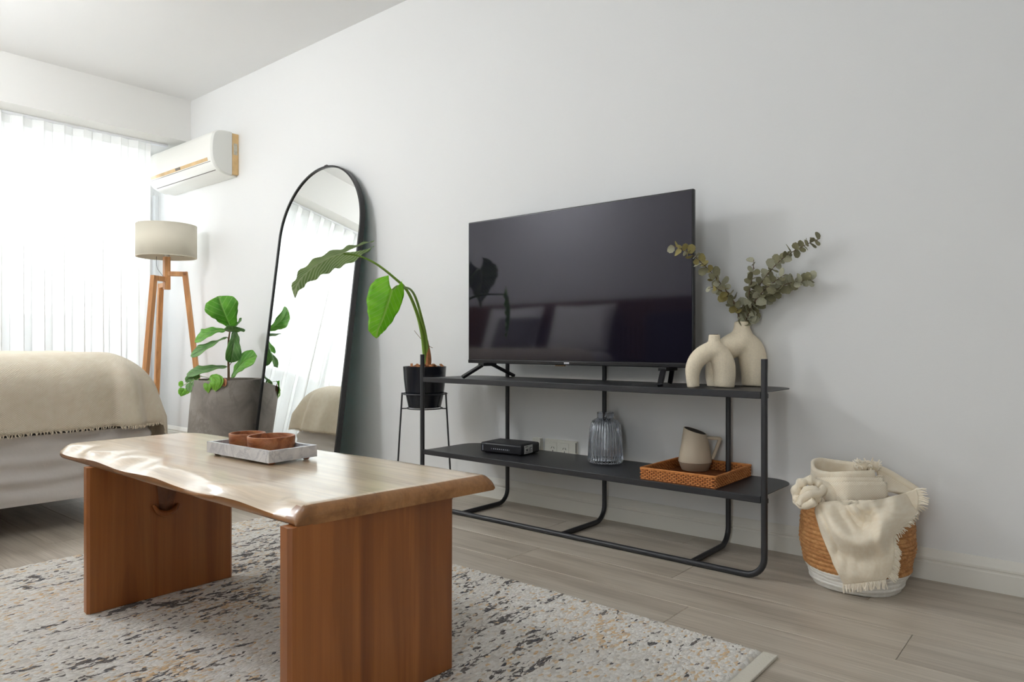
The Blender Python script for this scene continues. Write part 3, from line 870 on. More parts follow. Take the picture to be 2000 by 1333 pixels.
# eucalyptus branches
def euc_leaf_mesh(mat, k):
    m = MB(); n = 9
    m.v.append(Vector((0.0, 0, 0.0)))
    for i in range(n):
        a = 2 * math.pi * i / n
        r = 0.5 * (1 + 0.1 * math.sin(a * 2 + k) + 0.06 * math.cos(3 * a + k * 2))
        p = Vector((0.52 + r * math.cos(a) * 1.0, r * math.sin(a) * 0.92, 0))
        p.z = 0.13 * (p.y ** 2) * 4 - 0.10 * p.x ** 2 + 0.05 * math.sin(a * 2 + k)
        m.v.append(p)
    m.v[0] = Vector((0.5, 0, -0.03))
    for i in range(n): m.f.append((0, 1 + i, 1 + (i + 1) % n))
    b = [tuple(p + Vector((0, 0, -0.03))) for p in m.v]
    o = len(m.v); m.v += [Vector(p) for p in b]
    for i in range(n): m.f.append((o, o + 1 + (i + 1) % n, o + 1 + i)); m.f.append((1 + i, o + 1 + i, o + 1 + (i + 1) % n, 1 + (i + 1) % n))
    return m.mesh('leaf', Vector((0, 0, 0)), mat, True, 60)
ELM = {q: [euc_leaf_mesh(M[q], k) for k in range(3)] for q in ('euc', 'euc2', 'euc3')}
def branch(pts, label, mats, n, size, yoff, start=0.12, spread=1.0, gaps=()):
    """pts: pixel way-points; yoff: list of depth offsets (m) along the view"""
    t = thing('eucalyptus_branch', MOUTH, label, 'branch', 'dried eucalyptus branches in the vase')
    W = [at_d(px, py, LVD + dy) for (px, py), dy in zip(pts, yoff)]
    W[0] = MOUTH + (W[0] - MOUTH) * 0.4 + Vector((0, 0, -0.03))
    S = [Vector(p) for p in smooth_path(W, 8)]
    N = len(S)
    MB().tube(S, [0.0026 - 0.0017 * i / N for i in range(N)], 7).build('stem', M['euc_stem'], t)
    L = [0]
    for i in range(1, N): L.append(L[-1] + (S[i] - S[i - 1]).length)
    for i in range(n):
        f = start + (1.0 - start) * (i + random.uniform(-.3, .3)) / n
        f = min(max(f, 0.02), 1.0)
        if any(a < f < b for a, b in gaps): continue
        d = f * L[-1]
        j = max(k for k in range(N) if L[k] <= d + 1e-9); j = min(j, N - 2)
        p = S[j] + (S[j + 1] - S[j]) * ((d - L[j]) / max(1e-6, L[j + 1] - L[j]))
        tg = (S[j + 1] - S[j]).normalized()
        a, b = frame_from(tg)
        g = i * 2.4 + random.uniform(-.5, .5)
        out = (a * math.cos(g) + b * math.sin(g)) * spread + tg * random.uniform(0.15, 0.7)
        out.normalize()
        face = (-FW + Vector((random.uniform(-.9, .9), random.uniform(-.9, .9), random.uniform(-.6, .9))))
        z = (face - out * face.dot(out)).normalized(); y = z.cross(out)
        s = size * random.uniform(0.75, 1.2) * (1.0 if f < 0.85 else 0.85)
        q = random.choice(mats)
        o = bpy.data.objects.new('leaf', ELM[q][i % 3]); COL.objects.link(o); o.parent = t
        mt = Matrix((out, y, z)).transposed().to_4x4()
        o.matrix_local = Matrix.Translation(p - MOUTH) @ mt @ Matrix.Scale(s, 4)
branch([(1446, 634), (1438, 600), (1412, 560), (1385, 528), (1350, 497), (1314, 480)], 'dried eucalyptus branch leaning over the television', ['euc3', 'euc3', 'euc', 'euc2'], 40, 0.033, [0, -.02, -.05, -.07, -.09, -.1], 0.16, 1.25)
branch([(1448, 634), (1437, 600), (1416, 575), (1396, 562), (1383, 564)], 'short drooping eucalyptus sprig below the branch over the television', ['euc2', 'euc3', 'euc'], 14, 0.031, [0, -.02, -.03, -.05, -.06], 0.35, 1.1)
branch([(1450, 634), (1464, 592), (1490, 548), (1518, 515), (1545, 494), (1575, 478), (1602, 466)], 'longest dried eucalyptus branch rising toward the bare wall', ['euc', 'euc', 'euc2'], 54, 0.031, [0, -.02, -.05, -.09, -.12, -.14, -.16], 0.1, 1.0)
branch([(1449, 634), (1458, 598), (1466, 560), (1471, 530), (1472, 508)], 'short upright eucalyptus branch in the middle of the bunch', ['euc2', 'euc', 'euc'], 24, 0.031, [0, -.02, -.04, -.06, -.06], 0.15, 1.0)
branch([(1453, 634), (1475, 602), (1505, 574), (1535, 556), (1560, 550), (1587, 547)], 'thick eucalyptus branch reaching sideways above the stand post', ['euc', 'euc2', 'euc'], 54, 0.034, [0, -.02, -.06, -.10, -.13, -.15], 0.08, 1.1)
branch([(1450, 634), (1470, 596), (1494, 566), (1516, 548), (1534, 536)], 'inner eucalyptus branch between the sideways and the longest branch', ['euc', 'euc', 'euc2'], 34, 0.032, [0, -.04, -.07, -.10, -.11], 0.08, 1.1)

# ================================================================== lower shelf: router, glass vase, rattan tray, pitcher
p0, p1 = at_z(938, 884, Z2), at_z(1022, 893, Z2)
rx = (p1 - p0).normalized(); ry = Vector((-rx.y, rx.x, 0)); RW, RD, RH = 0.222, 0.150, 0.048
ctr = p0 + rx * RW / 2 + ry * RD / 2
ro = thing('modem_router', (ctr.x, ctr.y, Z2), 'flat black modem box with white sticker on the lower shelf', 'router')
ro.rotation_euler.z = math.atan2(rx.y, rx.x)
def lpart(mb, name, mat, parent, **kw):
    off = wloc(parent); mb.v = [p + off for p in mb.v]; return mb.build(name, mat, parent, **kw)
m = MB()
lpart(m.box((-RW / 2, -RD / 2, 0.003), (RW / 2, RD / 2, RH)), 'case', M['router'], ro, bevel=0.009, seg=3)
lpart(MB().box((-RW / 2 + 0.014, -RD / 2 + 0.012, RH - 0.001), (RW / 2 - 0.014, RD / 2 - 0.012, RH + 0.0012)), 'top_plate', M['router'], ro, bevel=0.001)
m = MB()
for i, (w, h) in enumerate([(0.0012, 0.006), (0.0045, 0.004), (0.004, 0.004), (0.0045, 0.004), (0.005, 0.004), (0.004, 0.004), (0.005, 0.0045), (0.0045, 0.004), (0.004, 0.0055), (0.0012, 0.006)]):
    x = -0.050 + i * 0.0105
    m.box((x, -RD / 2 - 0.0007, 0.022 - h / 2), (x + w, -RD / 2 + 0.001, 0.022 + h / 2))
lpart(m, 'indicator_icons', M['led'], ro, smooth=False)
lpart(MB().box((-RW / 2 + 0.013, -RD / 2 - 0.0007, 0.012), (-RW / 2 + 0.0155, -RD / 2 + 0.001, 0.036)), 'brand_mark', M['led'], ro, smooth=False)
sk = lpart(MB().box((RW / 2 - 0.001, -RD / 2 + 0.022, 0.008), (RW / 2 + 0.0007, -RD / 2 + 0.088, 0.043)), 'sticker', M['sticker'], ro, smooth=False)
m = MB()
for (a, b, z, h) in [(0.028, 0.05, 0.036, .003), (0.036, 0.05, 0.018, .010), (0.057, 0.082, 0.018, .003), (0.057, 0.074, 0.024, .003), (0.062, 0.082, 0.030, .003), (0.03, 0.08, 0.012, .002)]:
    m.box((RW / 2 + 0.0004, -RD / 2 + a, z), (RW / 2 + 0.0011, -RD / 2 + b, z + h))
off = wloc(sk); m.v = [p + off for p in m.v]; m.build('print', M['stickerink'], sk, smooth=False)
for sx in (-1, 1):
    for sy in (-1, 1):
        lpart(MB().lathe([(0.007, 0.0003), (0.007, 0.004)], (sx * (RW / 2 - 0.02), sy * (RD / 2 - 0.02), 0), 12), 'foot', M['rubber'], ro)

gp = at_z(1182.5, 904, Z2); gp.z = Z2 + 0.0006
gv = thing('glass_vase', gp, 'smoky blue fluted glass vase on the lower shelf', 'vase')
GH = 0.206
prof_o = [(0.060, 0.0), (0.0675, 0.004), (0.0690, 0.020), (0.0685, 0.045), (0.0665, 0.085), (0.0630, 0.125), (0.0575, 0.158), (0.0500, 0.174), (0.0390, 0.1805), (0.0345, 0.183), (0.0340, 0.188), (0.0345, GH - 0.002), (0.0355, GH)]
prof_i = [(0.0325, GH), (0.0310, GH - 0.004), (0.0308, 0.186), (0.0340, 0.181), (0.0455, 0.169), (0.0530, 0.153), (0.0590, 0.122), (0.0625, 0.085), (0.0645, 0.045), (0.0645, 0.020), (0.060, 0.012), (0.0, 0.011)]
def densify(p, n=3):
    return [tuple(q) for q in smooth_path(p, n)]
def flute(r, z, g):
    w = max(0.0, min(1.0, (0.176 - (z)) / 0.02)) * min(1.0, max(0.0, z / 0.006))
    return r + w * 0.0032 * math.cos(g * 34)
mo = MB(); mo.lathe(densify(prof_o, 3), gp, 288, close=False, rfun=flute)
mo.lathe(densify(prof_i, 2), gp, 288, close=False, rfun=lambda r, z, g: max(0.0005, r - max(0.0, min(1.0, (0.172 - z) / 0.02)) * min(1.0, max(0.0, (z - 0.012) / 0.01)) * 0.0022 * math.cos(g * 34)))
nvo = 288
mo.f.append(tuple(range(nvo - 1, -1, -1)))
a0 = (len(densify(prof_o, 3)) - 1) * 288; b0 = len(densify(prof_o, 3)) * 288
for k in range(288): mo.f.append((a0 + k, a0 + (k + 1) % 288, b0 + (k + 1) % 288, b0 + k))
mo.build('vase_body', M['smokeglass'], gv, angle=60)

# rattan tray
rx0, rx1, ry0, ry1 = -1.287, -0.992, 2.232, 2.555
rt = thing('rattan_tray', ((rx0 + rx1) / 2, (ry0 + ry1) / 2, Z2), 'square woven orange-brown rattan tray on the lower shelf', 'tray')
zt0 = Z2 + 0.0008
MB().box((rx0 + 0.006, ry0 + 0.006, zt0), (rx1 - 0.006, ry1 - 0.006, zt0 + 0.005)).build('woven_base', M['rattandark'], rt, smooth=False)
rr = 0.0028
def ring_path(inset, z, ph, amp=0.0024, step=0.0085):
    c = [(rx0 + inset, ry0 + inset), (rx1 - inset, ry0 + inset), (rx1 - inset, ry1 - inset), (rx0 + inset, ry1 - inset)]
    out = []; s = 0
    for i in range(4):
        a, b = Vector((*c[i], 0)), Vector((*c[(i + 1) % 4], 0)); n = int((b - a).length / step)
        t = (b - a).normalized(); nr = Vector((t.y, -t.x, 0))
        for k in range(n):
            p = a + (b - a) * k / n + nr * amp * (1 if (k + ph) % 2 else -1); out.append(Vector((p.x, p.y, z)))
    return out
for row in range(6):
    m = MB(); m.tube(ring_path(0.0075, zt0 + 0.005 + row * 0.0060, row % 2), rr, 6, closed=True)
    m.build('weave_strand', M['rattan'], rt, angle=90)
MB().tube(ring_path(0.0072, zt0 + 0.0405, 0, 0.0004), 0.0042, 8, closed=True).build('rim', M['rattan'], rt, angle=90)
m = MB()    # dark backing coloured as shade in the gaps, and upright spokes between the strands
for (ax, bx, ay, by) in ((rx0, rx1, ry0, ry0), (rx0, rx1, ry1, ry1), (rx0, rx0, ry0, ry1), (rx1, rx1, ry0, ry1)):
    n = int(max(bx - ax, by - ay) / 0.015)
    for k in range(n + 1):
        x = ax + (bx - ax) * k / n; y = ay + (by - ay) * k / n
        x = min(max(x, rx0 + 0.0075), rx1 - 0.0075); y = min(max(y, ry0 + 0.0075), ry1 - 0.0075)
        m.tube([(x, y, zt0), (x, y, zt0 + 0.04)], 0.0014, 4, cap=False)
tag(m.build('spokes', M['rattandark'], rt), kind='stuff')
m = MB(); q_ = 0.0068
m.box((rx0 + q_, ry0 + q_, zt0), (rx1 - q_, ry0 + q_ + 0.0012, zt0 + 0.039)); m.box((rx0 + q_, ry1 - q_ - 0.0012, zt0), (rx1 - q_, ry1 - q_, zt0 + 0.039))
m.box((rx0 + q_, ry0 + q_, zt0), (rx0 + q_ + 0.0012, ry1 - q_, zt0 + 0.039)); m.box((rx1 - q_ - 0.0012, ry0 + q_, zt0), (rx1 - q_, ry1 - q_, zt0 + 0.039))
m.build('gap_backing', plain('rattan_gap_shade', srgb(96, 48, 20), 0.8), rt, smooth=False)  # thin dark sheet that makes the gaps between strands look shaded
m = MB()
for k in range(52):
    x = rx0 + 0.012 + (rx1 - rx0 - 0.024) * k / 51
    m.tube([(x, ry0 + 0.01, zt0 + 0.006), (x, ry1 - 0.01, zt0 + 0.006)], 0.0025, 5, cap=False)
tag(m.build('base_strands', M['rattandark'], rt), kind='stuff')

# pitcher
zp = zt0 + 0.0095
pp = at_z(1357.5, 918, zp)
pi_ = thing('ceramic_pitcher', pp, 'taupe stoneware pitcher with angular handle standing in the rattan tray', 'pitcher')
PH = 0.152
sl = Vector((RT.x, RT.y, 0))
def tilt(r, z, g): return r
lo = [(0.048, 0.0), (0.050, 0.002), (0.0615, 0.031)]
up = [(0.0617, 0.032), (0.062, 0.036), (0.058, 0.060), (0.051, 0.100), (0.0445, 0.138), (0.0418, PH)]
inn = [(0.0392, PH), (0.0418, 0.138), (0.049, 0.1), (0.056, 0.06), (0.058, 0.036), (0.046, 0.006), (0.001, 0.006)]
MB().lathe(lo, pp, 48).build('lower_band', M['pitcher2'], pi_, angle=60)
m = MB().lathe(up, pp, 48, close=False)
def shear(p):   # slanted mouth: high at the spout, low by the handle
    u = (p - pp).dot(RT); z = p.z - pp.z
    k = max(0.0, (z - 0.11) / (PH - 0.11))
    v = -(p - pp).dot(FW)
    return Vector((p.x, p.y, p.z - k * (u * 0.28 + v * 0.13 + 0.004)))
m.v = [shear(p) for p in m.v]
m.build('upper_body', M['pitcher'], pi_, angle=60, solid=0)
m = MB().lathe(inn, pp, 48, close=False); m.v = [shear(p) for p in m.v]
m.build('inside', M['pitcherin'], pi_, angle=60)
m = MB()
m.v = []
ra, rb_ = [], []
for k in range(48):
    g = 2 * math.pi * k / 48
    ra.append(shear(pp + Vector((0.0418 * math.cos(g), 0.0418 * math.sin(g), PH)))); rb_.append(shear(pp + Vector((0.0392 * math.cos(g), 0.0392 * math.sin(g), PH))))
m.add(ra + rb_, [(k, (k + 1) % 48, 48 + (k + 1) % 48, 48 + k) for k in range(48)])
m.build('rim', M['pitcher'], pi_)
hd = (RT - FW * 0.25).normalized()
hp = [pp + hd * 0.043 + UP * 0.123, pp + hd * 0.089 + UP * 0.121, pp + hd * 0.093 + UP * 0.115, pp + hd * 0.063 + UP * 0.043]
m = MB(); sd = hd.cross(UP)
m.beam(hp[0], hp[1] + hd * 0.004, 0.017, 0.012, sd); m.beam(hp[2] + UP * 0.010, hp[3], 0.017, 0.012, sd)
m.build('handle', M['pitcher'], pi_, bevel=0.003)

# ================================================================== wall outlet behind the shelf
ol = thing('wall_outlet', (-1.885, WY, 0.285), 'small cream wall socket plate behind the black modem box', 'outlet')
MB().box((-1.972, WY - 0.012, 0.246), (-1.795, WY, 0.318)).build('plate', M['outlet'], ol, bevel=0.003)
MB().box((-2.04, WY - 0.022, 0.255), (-1.992, WY, 0.318)).build('cable_box', M['outlet'], ol, bevel=0.004)
for x in (-1.925, -1.86):
    s = MB().box((x - 0.022, WY - 0.0145, 0.258), (x + 0.022, WY - 0.010, 0.306)).build('socket', M['outlet'], ol, bevel=0.002)
    q = MB()
    q.beam((x - 0.009, WY - 0.0148, 0.277), (x - 0.004, WY - 0.0148, 0.285), 0.004, 0.001, Vector((0, 1, 0))); q.beam((x + 0.009, WY - 0.0148, 0.277), (x + 0.004, WY - 0.0148, 0.285), 0.004, 0.001, Vector((0, 1, 0)))
    q.box((x - 0.0015, WY - 0.0152, 0.263), (x + 0.0015, WY - 0.0142, 0.270))
    q.build('slots', M['outlethole'], s, smooth=False)
MB().box((-1.800, WY - 0.0135, 0.266), (-1.797, WY - 0.011, 0.312)).build('switch_mark', M['outlethole'], ol, smooth=False)

# ================================================================== leaning arched mirror
mi = thing('arched_mirror', (-3.635, 2.316, 0), 'tall black-framed arched floor mirror leaning against the wall', 'mirror')
til, MW, MH = 0.1325, 0.417, 1.8466
mu_, mv, mn = Vector((1, 0, 0)), Vector((0, math.sin(til), math.cos(til))), Vector((0, -math.cos(til), math.sin(til)))
MO = Vector((-3.635, 2.316, 0.002))
def outline(off):
    w = MW - off; h = MH - MW
    pts = [(-w, off), (w, off)]
    for k in range(49):
        a = math.pi * k / 48; pts.append((w * math.cos(a), h + w * math.sin(a)))
    return pts
def solid_frame(o0, o1, z0, z1, name, mat, parent):
    A, B = outline(o0), outline(o1); n = len(A)
    P = lambda q, d: MO + mu_ * q[0] + mv * q[1] + mn * d
    vs = [P(q, z1) for q in A] + [P(q, z1) for q in B] + [P(q, z0) for q in A] + [P(q, z0) for q in B]
    fs = []
    for i in range(n):
        j = (i + 1) % n
        fs += [(i, j, n + j, n + i), (2 * n + i, 3 * n + i, 3 * n + j, 2 * n + j), (i, 2 * n + i, 2 * n + j, j), (n + i, n + j, 3 * n + j, 3 * n + i)]
    return MB().add(vs, fs).build(name, mat, parent, angle=40, fix=True)
solid_frame(0, 0.011, -0.022, 0.010, 'frame', M['blackfine'], mi)
def plate(off, d0, d1, name, mat):
    A = outline(off); n = len(A); P = lambda q, d: MO + mu_ * q[0] + mv * q[1] + mn * d
    return MB().add([P(q, d1) for q in A] + [P(q, d0) for q in A], [tuple(range(n)), tuple(range(2 * n - 1, n - 1, -1))] + [(i, n + i, n + (i + 1) % n, (i + 1) % n) for i in range(n)]).build(name, mat, mi, smooth=False, fix=True)
plate(0.010, -0.002, 0.003, 'mirror_glass', M['mirror'])
plate(0.010, -0.018, -0.004, 'back_board', M['mirrorback'])
hk = MO + mv * (MH + 0.003) + mn * -0.006
m = MB(); m.beam(hk - mu_ * 0.014, hk + mu_ * 0.014, 0.018, 0.014, mn); m.build('hanging_clip', M['blackfine'], mi, bevel=0.002)

# ================================================================== leaves
def lerp_tab(tab, t):
    for (a, x), (b, y) in zip(tab, tab[1:]):
        if t <= b:
            f = (t - a) / (b - a); f = f * f * (3 - 2 * f) if True else f
            return x + (y - x) * f
    return tab[-1][1]
FIG = [(0, 0.06), (0.08, 0.34), (0.2, 0.52), (0.38, 0.60), (0.55, 0.80), (0.74, 1.0), (0.88, 0.86), (0.96, 0.5), (1.0, 0.04)]
HEART = [(-0.26, 0.22), (-0.2, 0.62), (-0.1, 0.86), (0.0, 0.97), (0.12, 1.0), (0.35, 0.88), (0.6, 0.6), (0.8, 0.33), (0.93, 0.13), (1.0, 0.02)]
OVAL = [(0, 0.05), (0.12, 0.55), (0.35, 0.98), (0.5, 1.0), (0.75, 0.7), (0.92, 0.26), (1, 0.02)]
def leaf(parent, spine, nrm, width, tabl, mat, fold=0.15, wave=0.04, wfreq=5, name='leaf', t0=0.0, skew=0.0, n=22, mh=5, right=1.0, left=1.0):
    """spine: way-points (Vectors) base->tip; nrm: facing direction"""
    S = [Vector(p) for p in smooth_path(spine, 10)]
    L = [0]
    for i in range(1, len(S)): L.append(L[-1] + (S[i] - S[i - 1]).length)
    def pos(t):
        d = t * L[-1]
        if d <= 0:
            return S[0] + (S[1] - S[0]).normalized() * d, (S[1] - S[0]).normalized()
        j = min(max(k for k in range(len(S)) if L[k] <= d + 1e-9), len(S) - 2)
        return S[j] + (S[j + 1] - S[j]) * ((d - L[j]) / (L[j + 1] - L[j])), (S[j + 1] - S[j]).normalized()
    m = MB(); m.uv = []
    for sgn in (-1, 1):
        o = len(m.v)
        ts = [t0 + (1 - t0) * i / (n - 1) for i in range(n)]
        for t in ts:
            c, tg = pos(t)
            nv = (nrm - tg * nrm.dot(tg)).normalized(); sd = tg.cross(nv)
            hw = width / 2 * lerp_tab(tabl, t) * (right if sgn > 0 else left)
            inn_ = 0.0 if t >= 0 else width / 2 * 0.34 * min(1.0, (-t / 0.26)) ** 0.6
            for k in range(mh):
                s = k / (mh - 1); d = inn_ + (max(hw, inn_) - inn_) * s
                ww = wave * width * (s ** 1.5) * math.sin(t * wfreq * 2 * math.pi + (0.8 if sgn > 0 else 2.4))
                m.v.append(c + sd * sgn * d + nv * (fold * d + ww)); m.uv.append((sgn * (d / max(1e-6, width / 2)), t))
        for i in range(n - 1):
            for k in range(mh - 1):
                q = (o + i * mh + k, o + i * mh + k + 1, o + (i + 1) * mh + k + 1, o + (i + 1) * mh + k)
                m.f.append(q if sgn > 0 else q[::-1])
    return m.build(name, mat, parent, angle=180, solid=0.0009)

# alocasia in black pot on wire stand
AC_ = at_y(829.5, 714, 2.36); AD = -SN * AC_.x + CN * AC_.y
SP = thing('plant_stand', (AC_.x, AC_.y, 0), 'thin black wire plant stand beside the television stand', 'plant stand')
zr = HC - (769 - HY) / FPX * AD
ring = [Vector((AC_.x + 0.108 * math.cos(a), AC_.y + 0.108 * math.sin(a), zr)) for a in [2 * math.pi * k / 40 for k in range(40)]]
MB().tube(ring, 0.0032, 8, closed=True).build('ring', M['black'], SP)
for ang in (-15, 195, 100):
    a = math.radians(ang) + TH
    d = Vector((math.cos(a), math.sin(a), 0))
    top = Vector((AC_.x, AC_.y, zr)) + d * 0.109; bot = Vector((AC_.x, AC_.y, 0.004)) + d * 0.140
    MB().tube([top + UP * 0.006, bot], 0.0042, 10).build('leg', M['black'], SP)
cring = [Vector((AC_.x + 0.086 * math.cos(a), AC_.y + 0.086 * math.sin(a), zr - 0.071)) for a in [2 * math.pi * k / 40 for k in range(40)]]
MB().tube(cring, 0.003, 8, closed=True).build('support_ring', M['black'], SP)
for ang in (-15, 195, 100):
    a = math.radians(ang) + TH; d = Vector((math.cos(a), math.sin(a), 0)); c = Vector((AC_.x, AC_.y, 0))
    MB().tube([c + d * 0.086 + UP * (zr - 0.071), c + d * 0.1162 + UP * (zr - 0.071)], 0.003, 6).build('strut', M['black'], SP)
zpb = zr - 0.068; zpt = HC - (716 - HY) / FPX * AD
AL = thing('potted_alocasia', (AC_.x, AC_.y, zpb), 'elephant-ear plant with two arching leaves in a glossy black pot', 'potted plant')
hpt = zpt - zpb
MB().lathe([(0.074, zpb), (0.079, zpb + 0.003), (0.092, zpb + hpt * 0.32), (0.101, zpb + hpt * 0.7), (0.1045, zpb + hpt * 0.97), (0.105, zpt), (0.100, zpt), (0.098, zpt - 0.02), (0.09, zpb + 0.1)],
           (AC_.x, AC_.y, 0), 48).build('pot', M['pot_black'], AL, angle=45)
def soilfn(u, v):
    a = u * 2 * math.pi; r = v * 0.098
    x, y = AC_.x + r * math.cos(a), AC_.y + r * math.sin(a)
    return Vector((x, y, zpt - 0.006 + 0.013 * max(-0.3, mnoise.noise(Vector((x * 30, y * 30, 0)))) + 0.006 * mnoise.noise(Vector((x * 90, y * 90, 3)))))
MB().grid(soilfn, 60, 14, wrap_u=True).build('soil', M['soil'], AL, angle=50)
m = MB()
for i in range(16):
    a = random.uniform(0, 6.28); r = random.uniform(0.02, 0.085); c = Vector((AC_.x + r * math.cos(a), AC_.y + r * math.sin(a), zpt + 0.004))
    d = Vector((random.uniform(-1, 1), random.uniform(-1, 1), random.uniform(-.3, .5))).normalized()
    m.beam(c - d * 0.014, c + d * 0.014, 0.012, 0.006, Vector((d.y, -d.x, 0.1)))
tag(m.build('bark_chips', M['husk'], AL, bevel=0.001), kind='stuff')
Ad = lambda px, py, dz=0: at_d(px, py, AD + dz)
base = Ad(832, 722)
P1 = [base, Ad(829, 690), Ad(824, 650, -.03), Ad(813, 608, -.08), Ad(795, 568, -.14), Ad(770, 543, -.19), Ad(735, 516, -.24), Ad(700, 500, -.27), Ad(671, 496, -.29)]
s = smooth_path(P1, 6); MB().tube(s, [0.0125 - 0.0092 * (i / len(s)) ** 0.7 for i in range(len(s))], 12).build('stalk', M['stemgreen'], AL)
P2 = [base + RT * 0.006, Ad(835, 690), Ad(831, 655, -.02), Ad(823, 620, -.08), Ad(813, 585, -.17), Ad(803, 567, -.25), Ad(790, 561, -.33), Ad(776, 559, -.39), Ad(766, 566, -.41)]
s = smooth_path(P2, 6); MB().tube(s, [0.0105 - 0.0075 * (i / len(s)) ** 0.7 for i in range(len(s))], 12).build('stalk', M['stemgreen'], AL)
s = smooth_path([Ad(835, 722), Ad(837, 700), Ad(836, 680), Ad(835, 665)], 5); MB().tube(s, [0.016, 0.016, 0.0155, 0.015, 0.0145, 0.0135, 0.0125, 0.0115, 0.0105, 0.0095, 0.008, 0.007, 0.006, 0.005, 0.004, 0.003][:len(s)], 10).build('husk', M['husk'], AL)
MB().tube(smooth_path([Ad(822, 662), Ad(816, 655), Ad(809, 646)], 3), 0.0012, 6).build('dry_twig', M['stembrown'], AL)
MB().tube(smooth_path([Ad(834, 668), Ad(838, 676), Ad(845, 680)], 3), 0.0014, 6).build('dry_twig', M['stembrown'], AL)
# drooping pale leaf seen nearly edge-on
nA = (UP * 0.97 + FW * 0.30 + RT * -0.10).normalized()
HEART2 = [(-0.40, 0.16), (-0.3, 0.5), (-0.16, 0.8), (0.0, 0.97), (0.12, 1.0), (0.35, 0.9), (0.6, 0.66), (0.8, 0.36), (0.93, 0.12), (1.0, 0.02)]
leaf(AL, [Ad(676, 492, -.29), Ad(645, 503, -.31), Ad(612, 522, -.32), Ad(588, 544, -.32), Ad(578, 562, -.32), Ad(576, 582, -.32)], nA, 0.185, HEART2, M['alocasia_pale'], fold=-0.22, wave=0.03, wfreq=4.5, t0=-0.40, n=40, mh=7)
# bright green leaf facing the room
nB = (-FW * 0.86 + RT * 0.32 + UP * 0.25).normalized()
leaf(AL, [Ad(766, 566, -.41), Ad(758, 592, -.42), Ad(748, 622, -.42), Ad(738, 645, -.415), Ad(735, 661, -.41)], nB, 0.185, [(-0.26, 0.2), (-0.2, 0.6), (-0.1, 0.86), (0.05, 1.0), (0.3, 0.98), (0.55, 0.78), (0.75, 0.56), (0.88, 0.42), (0.95, 0.2), (1.0, 0.02)], M['alocasia'], fold=-0.30, wave=0.025, wfreq=5, t0=-0.26, n=34, mh=7, right=1.0, left=0.62)

# fiddle-leaf fig in tall concrete planter
FD = 4.58
fc = at_d(447, HY, FD); fc.z = 0
fgr = thing('potted_fiddle_fig', fc, 'fiddle-leaf fig in a tall grey concrete planter beside the arched mirror', 'potted plant')
zft = HC - (741 - HY) / FPX * FD
MB().lathe([(0.242, 0.0005), (0.249, 0.006), (0.246, 0.18), (0.232, 0.36), (0.217, zft - 0.012), (0.214, zft), (0.195, zft), (0.195, zft - 0.03), (0.195, zft - 0.08)], (fc.x, fc.y, 0), 64).build('planter', M['concrete'], fgr, angle=40)
MB().lathe([(0.194, zft - 0.05), (0.12, zft - 0.035), (0.001, zft - 0.03)], (fc.x, fc.y, 0), 40, close=False).build('soil', M['soil'], fgr)
F_ = lambda px, py, dz=0: at_d(px, py, FD + dz)
z2 = lambda x, y, dz=0: F_(330 + x / 4.937, 560 + y / 4.937, dz)
s = smooth_path([z2(575, 930), z2(575, 800), z2(572, 650), z2(575, 520), z2(592, 400), z2(590, 380)], 5)
MB().tube(s, [0.0085 - 0.005 * i / len(s) for i in range(len(s))], 10).build('stem', M['stembrown'], fgr)
Nc = (-FW + UP * 0.15).normalized()
def fleaf(pts, nrm, w, mat, fold=0.12, wave=0.03, right=1.0, left=1.0, tabl=FIG, wf=3):
    leaf(fgr, [z2(*p) for p in pts], nrm.normalized(), w, tabl, M[mat], fold, wave, wf, right=right, left=left)
fleaf([(592, 392, -.02), (555, 300, -.10), (510, 190, -.14), (478, 92, -.15)], Nc + RT * 0.1, 0.21, 'fig', 0.10, 0.02, 1.0, 1.0)
fleaf([(620, 418), (650, 385, .05), (700, 328, .10)], -RT * 0.8 - FW * 0.5 + UP * .4, 0.10, 'figdark', 0.3)
fleaf([(560, 430), (600, 425, -.08), (690, 402, -.14)], UP + FW * .4, 0.12, 'figdark', 0.1)
fleaf([(640, 425), (628, 520, -.06), (612, 640, -.09), (598, 735, -.08)], RT * 0.7 - FW * 0.7, 0.105, 'figdark', 0.35)
fleaf([(545, 425), (430, 430, -.05), (330, 475, -.07), (255, 515, -.06)], UP * 0.75 - FW * 0.65, 0.125, 'fig', 0.15)
fleaf([(560, 490), (440, 545, -.08), (320, 610, -.12), (210, 675, -.12)], UP * 0.55 - FW * 0.7 - RT * 0.35, 0.095, 'figdark', 0.2, 0.04)
fleaf([(560, 775), (440, 785, -.06), (300, 815, -.10), (172, 850, -.10)], UP * 0.75 - FW * 0.55, 0.105, 'figdark', 0.15)
fleaf([(605, 875), (655, 800, -.05), (740, 715, -.08), (850, 672, -.09)], -FW * 0.8 - RT * 0.25 + UP * 0.45, 0.135, 'fig', 0.12)
for p, q in (((560, 490), (578, 510)), ((560, 775), (577, 780)), ((605, 875), (578, 890)), ((545, 425), (590, 440)), ((600, 735), (578, 770))):
    MB().tube([z2(*q), z2(*p)], 0.0025, 6).build('petiole', M['stembrown'], fgr)
rimd = -0.19
